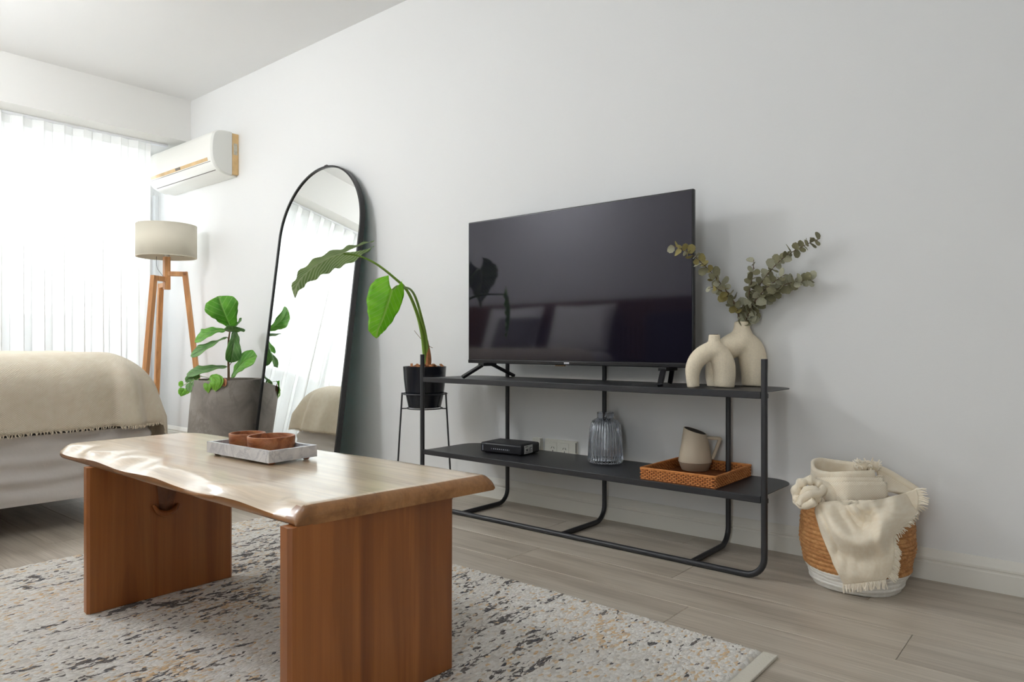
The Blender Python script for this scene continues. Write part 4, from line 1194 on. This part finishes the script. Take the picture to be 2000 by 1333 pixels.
for pts, w, mt in [([(400, 860, rimd), (450, 920, rimd - .03), (435, 1020, rimd - .03)], 0.078, 'pothos'), ([(470, 850, rimd), (490, 920, rimd - .03), (450, 1010, rimd - .035)], 0.05, 'pothos'),
                   ([(385, 900, rimd), (375, 960, rimd - .03), (380, 1028, rimd - .03)], 0.055, 'pothos'), ([(270, 880, -.12), (255, 930, -.14), (260, 985, -.15)], 0.04, 'figdark'),
                   ([(215, 925, -.1), (200, 960, -.12), (205, 1025, -.13)], 0.05, 'figdark'), ([(185, 965, -.1), (180, 1000, -.12), (170, 1040, -.12)], 0.045, 'pothos'),
                   ([(160, 990, -.1), (130, 1020, -.1), (115, 1060, -.1)], 0.06, 'pothos'), ([(140, 950, -.1), (115, 945, -.1), (92, 955, -.1)], 0.045, 'pothos'), ([(235, 890, -.1), (190, 895, -.1), (160, 925, -.1)], 0.05, 'figdark'),
                   ([(300, 880, -.1), (250, 860, -.1), (200, 870, -.1)], 0.045, 'figdark')]:
    leaf(fgr, [z2(*p) for p in pts], Nc, w, OVAL, M[mt], 0.15, 0.02, 3, n=14, mh=4)
leaf(fgr, [z2(500, 900, rimd - .01), z2(525, 930, rimd - .02), z2(545, 965, rimd - .025)], Nc, 0.055, OVAL, M['terracotta'], 0.2, 0.02, 3, n=12, mh=4)
for pts in ([(430, 900, -.1), (330, 870, -.12), (250, 885, -.12), (160, 990, -.1)], [(330, 870, -.12), (270, 860, -.1), (190, 920, -.1), (140, 955, -.1)], [(470, 900, -.1), (420, 850, rimd), (385, 900, rimd)]):
    MB().tube(smooth_path([z2(*p) for p in pts], 5), 0.0016, 6).build('trailing_stem', M['stemgreen'], fgr)
# a few trailing leaves on the wall side (seen in the mirror)
for k in range(2):
    p = fc + Vector((0.205 * math.cos(0.75 + k * .35), 0.205 * math.sin(0.75 + k * .35), zft + 0.01)); d = (p - fc); d.z = 0; d.normalize()
    leaf(fgr, [p, p + d * 0.03 + UP * 0.005, p + d * 0.05 - UP * 0.05], (d + UP * 0.4).normalized(), 0.045, OVAL, M['pothos'], 0.15, 0.02, 3, n=12, mh=4)

# ================================================================== tripod floor lamp
LD = 5.15
lc = at_d(325.5, HY, LD); lc.z = 0
lp = thing('tripod_floor_lamp', lc, 'wooden tripod floor lamp with round off-white drum shade in the corner', 'lamp')
SCL = FPX / LD
zz = lambda py: HC + (HY - py) / SCL
zs0, zs1, rs = zz(503), zz(441), 54 / SCL
m = MB().lathe([(rs, zs0), (rs, zs1)], lc, 64, close=False)
m.build('shade', M['linen'], lp, solid=0.003, angle=60)
m = MB()
for z in (zs0, zs1):
    m.tube([lc + Vector((rs * math.cos(2 * math.pi * k / 64), rs * math.sin(2 * math.pi * k / 64), z)) for k in range(64)], 0.0025, 6, closed=True)
m.build('shade_ring', M['linen'], lp)
m = MB()
for k in range(3):
    a = 2 * math.pi * k / 3; m.tube([lc + UP * (zs0 + 0.03), lc + Vector((rs * math.cos(a), rs * math.sin(a), zs0 + 0.03))], 0.002, 6)
m.build('shade_spider', M['chrome'], lp)
MB().lathe([(0.018, zz(503) - 0.004), (0.02, zz(500)), (0.017, zz(500) + 0.05)], lc, 20).build('socket', M['chrome'], lp)
MB().lathe([(0.013, zz(500) + 0.05), (0.026, zz(500) + 0.09), (0.028, zz(500) + 0.115), (0.012, zz(500) + 0.14)], lc, 20).build('bulb', plain('frosted_bulb', srgb(240, 238, 230), 0.4), lp)
MB().box((lc.x - 0.02, lc.y - 0.02, zz(566)), (lc.x + 0.02, lc.y + 0.02, zz(502))).build('neck', M['wood_lamp'], lp, bevel=0.002)
for ang, zk in ((-14.6, zz(535)), (105.4, zz(546)), (225.4, zz(557))):
    a = math.radians(ang); d = RT * math.cos(a) - FW * math.sin(a); sd = d.cross(UP)
    k0 = lc + d * 0.0 + UP * zk; k1 = lc + d * 0.122 + UP * zk; ft = lc + d * 0.262 + UP * 0.002
    g = MB()
    g.beam(k0, k1 + d * 0.016, 0.034, 0.034, sd)
    g.beam(k1 + UP * 0.017, ft, 0.034, 0.036, sd)
    g.build('leg', M['wood_lamp'], lp, bevel=0.002)
pc_ = lc - RT * 0.05 - FW * 0.05
MB().tube(smooth_path([pc_ + UP * zs0, pc_ - RT * -0.005 + UP * (zs0 - 0.08), lc - RT * 0.022 + UP * zz(541)], 6), 0.0013, 6).build('pull_cord', M['rubber'], lp)

# ================================================================== air conditioner
ax0, ax1 = -5.74, -4.712
ac = thing('air_conditioner', ((ax0 + ax1) / 2, WY, 2.1), 'white split air conditioner with aged tan trim high on the wall', 'air conditioner')
aprof = [(0.0, 2.246), (0.10, 2.250), (0.15, 2.242), (0.178, 2.222), (0.192, 2.18), (0.197, 2.12), (0.195, 2.06), (0.186, 2.022), (0.165, 1.985), (0.125, 1.958), (0.075, 1.945), (0.03, 1.942), (0.0, 1.942)]
def acp(x0, x1, prof): 
    return MB().extrude_profile([Vector((0, WY - a, z)) for a, z in prof], Vector((1, 0, 0)), x0, x1)
cl = [(max(0.0, a), z) for a, z in aprof]
dens = [tuple(q) for q in smooth_path(cl[1:-1], 4)]
full = [cl[0]] + dens + [cl[-1]]
acp(ax0 + 0.03, ax1 - 0.028, full).build('casing', M['acwhite'], ac, angle=30, fix=True)
def shrink(p, s, c=(0.06, 2.095)): return [(c[0] + (a - c[0]) * s if a > c[0] else a, c[1] + (z - c[1]) * s) for a, z in p]
split = 0.052
endp = [(max(a, split), z) for a, z in full]
m = MB()
rings = [(ax1 - 0.029, 1.0), (ax1 - 0.010, 0.995), (ax1 - 0.002, 0.96), (ax1, 0.90)]
def capmesh(rings, prof, cdir):
    m = MB(); n = len(prof)
    for x, s in rings:
        m.v += [Vector((x, WY - a, z)) for a, z in shrink(prof, s, (split, 2.095))]
    for i in range(len(rings) - 1):
        for j in range(n - 1): m.f.append((i * n + j, i * n + j + 1, (i + 1) * n + j + 1, (i + 1) * n + j))
    m.f.append(tuple((len(rings) - 1) * n + j for j in range(n)))
    return m
fr_ = [(a, z) for a, z in full if a >= split]
fr_ = [(split, fr_[0][1])] + fr_ + [(split, fr_[-1][1])]
capmesh(rings, fr_, 1).build('end_cap', M['acend'], ac, angle=40, fix=True)
capmesh([(ax0 + 0.031, 1.0), (ax0 + 0.010, 0.995), (ax0 + 0.002, 0.96), (ax0, 0.90)], fr_, -1).build('end_cap', M['acend'], ac, angle=40, fix=True)
MB().box((ax1 - 0.03, WY - split, 1.952), (ax1 - 0.002, WY, 2.240)).build('back_plate', M['actan'], ac, bevel=0.004)
MB().box((ax1 - 0.004, WY - 0.040, 2.09), (ax1 - 0.0005, WY - 0.012, 2.17)).build('rating_sticker', plain('aged_sticker', srgb(190, 186, 172), 0.6, vary=0.2, vscale=60), ac, smooth=False)
def strip(z0, z1, off, x0, x1, nm, mat):
    P = [q for q in full if z0 <= q[1] <= z1 and q[0] > 0.06]
    def ip(z):
        for (a, za), (b, zb) in zip(full[3:], full[4:]):
            if zb <= z <= za: return a + (b - a) * ((za - z) / max(1e-6, za - zb))
        return 0.19
    rows = [z0 + (z1 - z0) * k / 4 for k in range(5)]
    m = MB(); n = 5
    for x in (x0, x1):
        m.v += [Vector((x, WY - ip(z) - off, z)) for z in rows]
        m.v += [Vector((x, WY - ip(z) + 0.004, z)) for z in rows]
    f = []
    for k in range(4): f += [(k, k + 1, 10 + k + 1, 10 + k), (5 + k, 15 + k, 15 + k + 1, 5 + k + 1), (k, 5 + k, 5 + k + 1, k + 1), (10 + k, 10 + k + 1, 15 + k + 1, 15 + k)]
    f += [(0, 10, 15, 5), (4, 9, 19, 14)]
    m.f = f
    return m.build(nm, mat, ac, angle=40, fix=True)
strip(2.030, 2.052, 0.0015, ax0 + 0.05, ax1 - 0.075, 'trim_strip', M['actan'])
strip(2.021, 2.024, 0.0012, ax0 + 0.04, ax1 - 0.045, 'panel_gap', M['acdark'])
strip(1.968, 1.971, 0.0015, ax0 + 0.05, ax1 - 0.05, 'louvre_gap', M['acdark'])
strip(2.033, 2.050, 0.0035, ax0 + 0.47, ax0 + 0.545, 'display', plain('ac_display_window', srgb(104, 92, 78), 0.3))
struct(MB().box((-6.05, WY - 0.03, 0.1), (-6.0, WY, 1.98)).build('trim_2', M['winframe'], bevel=0.003))   # pipe cover in the corner

# ================================================================== bed
BX0, BX1, BY0, BY1 = -5.08, -3.22, -0.60, 1.36
bed = thing('bed', (-4.15, 0.4, 0), 'double bed with taupe fabric base on casters beside the window', 'bed')
def skirt(u, v):
    per = [(BX1, BY0), (BX1, BY1), (BX0, BY1), (BX0, BY0)]
    ln = [1.96, 1.86, 1.96, 1.86]; T = sum(ln); d = u * T; i = 0
    while i < 3 and d > ln[i]: d -= ln[i]; i += 1
    a, b = Vector((*per[i], 0)), Vector((*per[(i + 1) % 4], 0)); p = a + (b - a) * min(1, d / ln[i])
    z = 0.122 + v * 0.27; c = Vector((-4.15, 0.38, 0)); o = (p - c).normalized()
    w = 0.016 * mnoise.noise(Vector((p.x * 2.2, p.y * 2.2, z * 26 + 1.5 * mnoise.noise(Vector((p.x * 2, p.y * 2, 5)))))) + 0.006 * mnoise.noise(Vector((p.x * 7, p.y * 7, z * 30)))
    q = p + o * w; return Vector((q.x, q.y, z))
sm = MB(); sm.grid(skirt, 420, 34)
sm.build('base_fabric', M['fabric_base'], bed, angle=180)
MB().box((BX0 + 0.012, BY0 + 0.012, 0.13), (BX1 - 0.012, BY1 - 0.012, 0.385)).build('base_box', M['fabric_base'], bed, bevel=0.01)
MB().box((BX0 + 0.05, BY0, 0.387), (BX1 - 0.05, BY1 - 0.05, 0.688)).build('mattress', M['sheet'], bed, bevel=0.11, seg=6)
for x in (BX0 + 0.12, BX1 - 0.13):
    for y in (BY0 + 0.15, 0.785, BY1 - 0.1):
        c = MB(); c.tube([(x, y - 0.016, 0.034), (x, y + 0.016, 0.034)], 0.034, 20)
        w = c.build('caster', M['rubber'], bed, angle=40)
        h = MB(); h.tube([(x, y, 0.05), (x, y, 0.135)], 0.010, 10); h.box((x - 0.018, y - 0.022, 0.062), (x + 0.018, y + 0.022, 0.078)); h.build('stem', M['black'], w)
# throw draped over the foot half of the bed
thr = thing('bed_throw', (-4.15, 0.6, 0.70), 'cream waffle-weave throw with fringed hem draped over the bed', 'throw')
tr_r = 0.17
U0, U1, V1 = BX0 + tr_r - 0.012, BX1 - tr_r + 0.012, BY1 - tr_r + 0.02
HANG, HANGF = 0.405, 0.50
V0 = -0.15
def drape(a, b):
    """a across (0..1 far hem to near hem), b along (0..1 head side to foot hem)"""
    span = (U1 - U0) + 2 * HANG; ua = -HANG + a * span
    vb = V0 + b * (V1 - V0 + HANGF)
    ex_ = 0.0; sx = 0
    if ua < 0: ex_, sx = -ua, -1
    elif ua > U1 - U0: ex_, sx = ua - (U1 - U0), 1
    ey_ = max(0.0, vb - V1)
    X = U0 + min(max(ua, 0), U1 - U0); Y = min(vb, V1)
    e = max(ex_, ey_ + 0.0); h = math.hypot(ex_, ey_)
    z = 0.712 + 0.008 * mnoise.noise(Vector((X * 2.4, Y * 2.4, 0)))
    if h > 0:
        dx, dy = sx * ex_ / h, ey_ / h
        ang = min(e / tr_r, math.pi / 2)
        hor = tr_r * math.sin(ang); drop = tr_r * (1 - math.cos(ang)) + max(0, e - tr_r * math.pi / 2)
        hang = max(0.0, min(1.0, (e - 0.08) / 0.3))
        s = X * 1.0 + Y * 1.0 + math.atan2(dy, dx) * 0.35
        fold = 0.012 * math.sin(s * 21 + 2.0 * mnoise.noise(Vector((s * 3, 0, 0)))) * hang + 0.010 * mnoise.noise(Vector((s * 6, e * 3, 4))) * hang
        corner = min(ex_, ey_) / max(e, 1e-6)
        fold += 0.045 * hang * corner * math.sin(math.atan2(dy, abs(dx) + 1e-6) * 8 + 0.6)
        hor += fold + 0.03 * hang * (0.4 + corner) + (0.035 * hang if ey_ > 0 else 0)
        X += dx * hor; Y += dy * hor; z -= drop
    return Vector((X, Y, z))
tm = MB(); NA, NB = 150, 110
tm.grid(lambda u, v: drape(u, v), NA, NB)
tm.uv = [((i % NA) / (NA - 1) * 2.3, (i // NA) / (NB - 1) * 1.6) for i in range(NA * NB)]
tm.build('cloth', M['throw'], thr, angle=180, solid=0.006)
fm = MB()
for k in range(190):
    b = k / 189; p = drape(1.0, b); q = p + Vector((random.uniform(0, .006), random.uniform(-.006, .006), -0.008 - random.uniform(0, .006)))
    fm.tube([p + UP * 0.003, (p + q) / 2 + Vector((0.002, random.uniform(-.003, .003), 0)), q], [0.0028, 0.0025, 0.0012], 4)
for k in range(190):
    a = k / 189; p = drape(a, 1.0); q = p + Vector((random.uniform(-.006, .006), random.uniform(0, .006), -0.008 - random.uniform(0, .006)))
    fm.tube([p + UP * 0.003, (p + q) / 2, q], [0.0028, 0.0025, 0.0012], 4)
tag(fm.build('fringe', M['throw'], thr), kind='stuff')

# headboard, pillows and chair on the far side of the room (seen in the dark screen)
hb = thing('headboard', (-4.1, YF, 0), 'dark brown slatted wooden headboard panel behind the bed pillows', 'headboard')
MB().box((-5.4, YF + 0.001, 0.0), (-2.55, YF + 0.025, 1.15)).build('back_panel', M['wood_head'], hb, smooth=False)
sl_me = None
for k in range(57):
    x = -5.4 + k * 0.05
    q = MB().box((-0.018, 0, 0.0), (0.018, 0.020, 1.15))
    if sl_me is None: sl_me = q.mesh('slat', Vector((0, 0, 0)), M['wood_head'], False, 30)
    o = bpy.data.objects.new('slat', sl_me); COL.objects.link(o); o.parent = hb; o.location = (x + 0.025 + 4.1, 0.0255, 0)
def pillow(c, w, h, t, tiltv, mat, label, rz=0.0):
    th = thing('bed_pillow', c, label, 'pillow', 'pillows against the headboard')
    m = MB(); c = Vector(c)
    nvec = Vector((0, math.cos(tiltv), math.sin(tiltv))); up = Vector((0, -math.sin(tiltv), math.cos(tiltv)))
    def fn(sg):
        def f(u, v):
            a, b = u * 2 - 1, v * 2 - 1
            e = max(0.0, (1 - a ** 4) * (1 - b ** 4)) ** 0.5
            pin = 1 - 0.06 * (1 - abs(a)) * abs(b) ** 3
            return c + Vector((1, 0, 0)) * a * w / 2 * (1 - 0.06 * (1 - b * b)) + up * (b + 1) * h / 2 * pin + nvec * sg * t / 2 * e
        return f
    m.grid(fn(1), 24, 20); m.grid(fn(-1), 24, 20)
    m.build('cover', mat, th, angle=180, fix=True)
pillow((-4.45, -0.47, 0.70), 0.68, 0.44, 0.17, 0.35, M['sheet'], 'white pillow against the headboard nearest the window')
pillow((-3.64, -0.47, 0.70), 0.68, 0.44, 0.17, 0.35, M['sheet'], 'white pillow against the headboard nearest the armchair')
pillow((-4.25, -0.27, 0.70), 0.50, 0.34, 0.14, 0.45, M['cushion'], 'grey cushion in front of the white pillows')
ch = thing('armchair', (-2.72, -0.25, 0), 'charcoal upholstered armchair next to the bed head', 'armchair')
MB().box((-2.98, -0.52, 0.20), (-2.46, 0.06, 0.44)).build('seat', M['charcoal'], ch, bevel=0.04, seg=4)
MB().box((-2.98, -0.66, 0.20), (-2.46, -0.50, 1.02)).build('backrest', M['charcoal'], ch, bevel=0.05, seg=4)
for x in (-3.07, -2.45): MB().box((x, -0.62, 0.20), (x + 0.09, 0.05, 0.62)).build('armrest', M['charcoal'], ch, bevel=0.03, seg=3)
for x in (-2.96, -2.48):
    for y in (-0.58, 0.03): MB().tube([(x, y, 0.001), (x, y, 0.215)], [0.012, 0.018], 10).build('leg', M['black'], ch)

# ================================================================== basket with blanket
bc = Vector((-0.600, 2.386, 0))
bk = thing('woven_basket', bc, 'round woven seagrass basket with white painted base by the wall', 'basket')
RMAP = [(0.0, 0.120), (0.025, 0.134), (0.07, 0.149), (0.14, 0.160), (0.19, 0.158), (0.235, 0.151), (0.262, 0.145)]
def brad(z): return lerp_tab(RMAP, min(max(z, 0), 0.262))
ROWS = 0.0128
def bfn(u, v, z0, z1):
    z = z0 + v * (z1 - z0); a = u * 2 * math.pi
    ph = (z / ROWS) % 1.0; row = int(z / ROWS)
    rope = math.sqrt(max(0.0, 1 - (2 * ph - 1) ** 2))
    tw = 0.55 + 0.45 * abs(math.sin(a * 34 + (ph - 0.5) * 2.2 + row * 1.3))
    r = brad(z) + (0.0065 if z > 0.063 else 0.003) * rope * tw
    r += 0.002 * mnoise.noise(Vector((math.cos(a) * 9, math.sin(a) * 9, z * 40)))
    zz_ = z + 0.002 * math.sin(a * 3 + row)
    return bc + Vector((r * math.cos(a), r * math.sin(a), zz_))
MB().grid(lambda u, v: bfn(u, v, 0.062, 0.262), 300, 110, wrap_u=True).build('woven_body', M['seagrass'], bk, angle=180)
m = MB().grid(lambda u, v: bfn(u, v, 0.002, 0.064) + (bfn(u, v, 0.002, 0.064) - bc) * 0.0, 200, 40, wrap_u=True)
m.f.append(tuple(range(199, -1, -1)))
m.build('white_base', M['basketwhite'], bk, angle=180)
MB().grid(lambda u, v: bc + Vector(((0.141 - 0.01 * v) * math.cos(u * 2 * math.pi), (0.141 - 0.01 * v) * math.sin(u * 2 * math.pi), 0.262 - v * 0.2)), 60, 4, wrap_u=True).build('inner_wall', M['seagrass'], bk)

bl = thing('knitted_blanket', bc + Vector((0, 0, 0.2)), 'cream wool blanket with fringed edge bundled in the woven basket', 'blanket')
BD = -SN * bc.x + CN * bc.y
KX = BD / FPX
cpx = 1000 + FPX * (CN * bc.x + SN * bc.y) / BD
def bw(u, v, z): return Vector((bc.x, bc.y, 0)) + RT * u - FW * v + UP * z       # u right, v toward the room
def b3(x, y, v=0.0):     # pixel of the close-up -> basket frame at v toward the viewer
    px, py = 1540 + x / 4.443, 880 + y / 4.443
    d = BD - v; return at_d(px, py, d)
def add_uv(m, su, sv, nu, nv):
    m.uv = [((i % nu) / (nu - 1) * su, (i // nu) / (nv - 1) * sv) for i in range(nu * nv)]
def sheet(m, fn, nu, nv, su, sv, name, solid=0.007):
    m.grid(fn, nu, nv); add_uv(m, su, sv, nu, nv)
    return m.build(name, M['blanket'], bl, angle=180, solid=solid)
# bulk filling the basket
def bulk(u, v):
    a = u * 2 * math.pi; r = 0.137 * math.sin(v * math.pi / 2)
    n = mnoise.noise(Vector((math.cos(a) * r * 16, math.sin(a) * r * 16, 2)))
    return Vector((bc.x + r * math.cos(a), bc.y + r * math.sin(a), 0.235 + 0.05 * math.cos(v * math.pi / 2) + 0.018 * n))
m = MB(); m.grid(bulk, 48, 16, wrap_u=True); m.uv = [((i % 48) / 48 * 1.0, (i // 48) / 15 * .2) for i in range(48 * 16)]
m.build('inner_folds', M['blanket'], bl, angle=180)
# upright roll: a band standing in the basket as an open loop, its ends overlapping at the right
al_ = Vector((bc.x, bc.y, 0)).normalized(); pr_ = Vector((al_.y, -al_.x, 0))
def roll(u, v):
    a = math.radians(-35 + 420 * u); sh = 1.0 - 0.16 * u
    x = 0.083 * sh * math.cos(a); y = 0.066 * sh * math.sin(a)          # y > 0 away from the room
    top = 0.368 + 0.20 * y - 0.10 * x - 0.012 * u + 0.004 * math.sin(a * 3)
    z = 0.20 + v * (top - 0.20)
    bulge = 1 + 0.10 * math.sin(v * math.pi) + 0.04 * v
    n = 0.004 * mnoise.noise(Vector((x * 22, y * 22, v * 3)))
    return bc + pr_ * (-0.046 + x * bulge + n) + al_ * (y * bulge + n) + UP * z
sheet(MB(), roll, 150, 16, 1.0, 0.25, 'rolled_fold', 0.010)
# layered hem edges to the right of the roll
for k, (x0, y0, x1, y1) in enumerate([(320, 190, 742, 172), (250, 235, 818, 236), (250, 275, 848, 272)]):
    def lay(u, v, x0=x0, y0=y0, x1=x1, y1=y1, k=k):
        top = b3(x0 + (x1 - x0) * u, y0 + (y1 - y0) * u, (0.035 + 0.020 * k + 0.035 * math.sin((0.1 + 0.65 * u) * math.pi)) * min(1.0, u / 0.4) ** 0.7)
        return top - UP * (0.10 * v) + FW * (-0.006 * math.sin(v * math.pi))
    sheet(MB(), lay, 24, 10, 0.2, 0.1, 'layered_edge', 0.007)
# thick edge running down to the right corner
m = MB(); pth_ = smooth_path([b3(760, 150, -0.05), b3(860, 195, -0.04), b3(980, 265, -0.02), b3(1090, 335, 0.0), b3(1120, 360, 0.01)], 8)
m.tube(pth_, [0.013, *[0.012] * (len(pth_) - 2), 0.009], 12); m.uv = [(0.1 * i, 0.05 * i) for i in range(len(m.v))]
m.build('rolled_edge', M['blanket'], bl, angle=180)
def back_fold(u, v):
    p = Vector(pth_[min(int(u * (len(pth_) - 1)), len(pth_) - 1)])
    q = b3(840 + 250 * u, 350 + 20 * u, 0.05)
    return p + (q - p) * v - UP * 0.02 * math.sin(v * math.pi)
sheet(MB(), back_fold, 33, 10, 0.2, 0.1, 'back_fold')
# the drape hanging over the front of the basket
LB = [(430, 470), (470, 240), (540, 235), (700, 280), (850, 335), (1000, 395), (1090, 440), (1170, 480)]     # left boundary (y, x)
RB = [(340, 1110), (400, 1130), (470, 1128), (560, 1100), (640, 1020), (710, 930), (760, 905), (850, 915), (960, 910), (1060, 880), (1110, 840)]
def tabi(tb, y):
    if y <= tb[0][0]: return tb[0][1]
    for (a, x), (b, z) in zip(tb, tb[1:]):
        if y <= b: return x + (z - x) * (y - a) / (b - a)
    return tb[-1][1]
NDU, NDV = 90, 90
def drp(u, v):
    # top edge: from the knot (left) dips by the roll and rises to the right corner
    topy = 430 + 30 * math.sin(u * math.pi) - 95 * u ** 1.5
    boty = 1160 - 40 * u
    y = topy + (boty - topy) * v
    xl = tabi(LB, 430 + (y - topy) / (boty - topy) * 740); xr = tabi(RB, 340 + (y - topy) / (boty - topy) * 770)
    if v < 0.04: xl += 0
    x = xl + (xr - xl) * u
    px, py = 1540 + x / 4.443, 880 + y / 4.443
    rv = ray(px, py); hl = math.hypot(rv.x, rv.y); hx, hy = rv.x / hl, rv.y / hl
    bdot = hx * bc.x + hy * bc.y; perp2 = bc.x ** 2 + bc.y ** 2 - bdot * bdot
    z = HC + rv.z / hl * (bdot - 0.14)
    vv = brad(z) + 0.028
    # where the cloth crosses the rim it leans back into the basket
    k = max(0.0, (z - 0.262) / 0.05); vv -= 0.030 * min(1.3, k)
    # swag folds hanging between the knot and the right corner
    cx, cy = 640, 380
    rr_ = math.hypot((x - cx) * 0.95, (y - cy) * 0.72)
    ang = math.atan2(y - cy, x - cx)
    w = math.exp(-((rr_ - 240) / 210) ** 2) * max(0.0, math.sin(min(max(ang, 0), math.pi)))
    vv += 0.022 * w * math.sin(rr_ / 36.0 + 0.9 * math.cos(ang)) + 0.028 * math.exp(-((rr_ - 330) / 60) ** 2) * max(0, math.sin(max(0, ang)))
    vv += 0.016 * math.exp(-((x - 760 - (y - 500) * 0.15) / 45) ** 2) * (1 if y < 860 else math.exp(-((y - 860) / 60) ** 2))
    def crease(x0, y0, x1, y1, wd):      # signed distance to a fold line, faded beyond its ends
        dx, dy = x1 - x0, y1 - y0; ll = math.hypot(dx, dy)
        t = ((x - x0) * dx + (y - y0) * dy) / ll / ll; sdist = ((x - x0) * dy - (y - y0) * dx) / ll
        fade = math.exp(-(max(0.0, -t, t - 1) * ll / 60) ** 2) * math.sin(math.pi * min(1, max(0.05, t * 0.9 + 0.05))) ** 0.5
        return fade * (math.exp(-((sdist + wd) / wd) ** 2) - math.exp(-((sdist - wd * 0.6) / (wd * 0.7)) ** 2))
    vv += 0.012 * crease(455, 445, 640, 715, 34) + 0.009 * crease(530, 450, 720, 640, 28) + 0.008 * crease(250, 470, 420, 860, 22)
    vv += 0.005 * mnoise.noise(Vector((x * 0.012, y * 0.006, 0)))
    dc = vv * vv - perp2
    vv = max(vv, brad(z) + 0.014 - 0.03 * min(1.3, k)); dc = vv * vv - perp2
    t_ = bdot - (math.sqrt(dc) if dc > 0.0016 else 0.04)
    return Vector((hx * t_, hy * t_, HC + rv.z / hl * t_))
sheet(MB(), drp, NDU, NDV, 0.6, 0.7, 'front_drape', 0.006)
fm = MB()
def strand(p, d, ln, r=0.0024):
    q = p + d * ln; md = (p + q) / 2 + Vector((random.uniform(-.003, .003), random.uniform(-.003, .003), random.uniform(-.002, .003)))
    fm.tube([p, md, q - UP * 0.004], [r, r * 0.9, r * 0.5], 4)
for k in range(110):      # right edge
    v = k / 109 * 0.97; p = drp(1.0, v); o = (p - drp(0.94, v)).normalized()
    if v < 0.47: dd = (o + UP * random.uniform(-.5, .05) - FW * .1)
    else: dd = (o * 0.7 - UP * 0.55)
    strand(p, (dd + RT * random.uniform(-.2, .2)).normalized(), random.uniform(0.018, 0.028))
for k in range(60):      # bottom hem
    u = k / 59; p = drp(u, 1.0); strand(p, (-UP + RT * random.uniform(-.2, .45)).normalized(), random.uniform(0.018, 0.026))
for k in range(60):      # tuft behind the roll
    p = b3(random.uniform(580, 790), random.uniform(95, 150), random.uniform(-0.03, 0.02))
    d = Vector((random.uniform(-1, 1), random.uniform(-1, 1), random.uniform(-.1, 1))).normalized(); strand(p, d, random.uniform(0.010, 0.022), 0.0026)
for k in range(26):
    u = k / 25; strand(b3(690 + 125 * u, 238 - 6 * u, 0.055), (UP * 0.6 - FW * .4 + RT * random.uniform(-.3, .5)).normalized(), 0.008, 0.002)
tag(fm.build('fringe', M['fringe'], bl), kind='stuff')
tuft = MB(); tp = smooth_path([b3(590, 175, 0), b3(640, 140, 0.0), b3(700, 135, -.01), b3(770, 150, -.02)], 6)
tuft.tube(tp, [0.014 + 0.004 * math.sin(i * 1.3) for i in range(len(tp))], 10); tuft.uv = [(0, 0)] * len(tuft.v)
tuft.build('tuft', M['blanket'], bl, angle=180)
# knotted bundle at the left rim
kn = MB()
loop = [b3(90, 430, 0.06), b3(62, 385, 0.05), b3(80, 320, 0.05), b3(135, 275, 0.05), b3(200, 265, 0.05), b3(262, 300, 0.055), b3(285, 350, 0.065), b3(255, 395, 0.075), b3(200, 425, 0.085), b3(150, 440, 0.085), b3(110, 445, 0.07)]
lp_ = smooth_path(loop + [loop[0]], 6)[:-1]
kn.tube(lp_, [0.0145 + 0.003 * math.sin(i * 0.9) for i in range(len(lp_))], 12, closed=True)
kn.tube(smooth_path([b3(120, 400, 0.06), b3(160, 350, 0.075), b3(215, 345, 0.085), b3(240, 385, 0.085), b3(190, 420, 0.08)], 6), 0.0135, 12)
kn.tube(smooth_path([b3(250, 290, 0.05), b3(320, 330, 0.055), b3(370, 380, 0.06), b3(400, 420, 0.06)], 6), [0.016 + 0.0008 * i for i in range(19)], 12)
kn.tube(smooth_path([b3(100, 470, 0.08), b3(130, 415, 0.09), b3(185, 385, 0.10), b3(270, 375, 0.09), b3(300, 330, 0.07)], 6), 0.012, 12)
kn.tube(smooth_path([b3(70, 440, 0.05), b3(110, 470, 0.075), b3(180, 470, 0.10), b3(230, 440, 0.11)], 6), 0.013, 12)
for i, p in enumerate(kn.v):
    kn.v[i] = p + Vector((mnoise.noise(p * 60), mnoise.noise(p * 60 + Vector((9, 0, 0))), mnoise.noise(p * 60 + Vector((0, 9, 0))))) * 0.003
kn.uv = [((i % 12) * 0.01, i * 0.0006) for i in range(len(kn.v))]
kn.build('knot', M['blanket'], bl, angle=180)
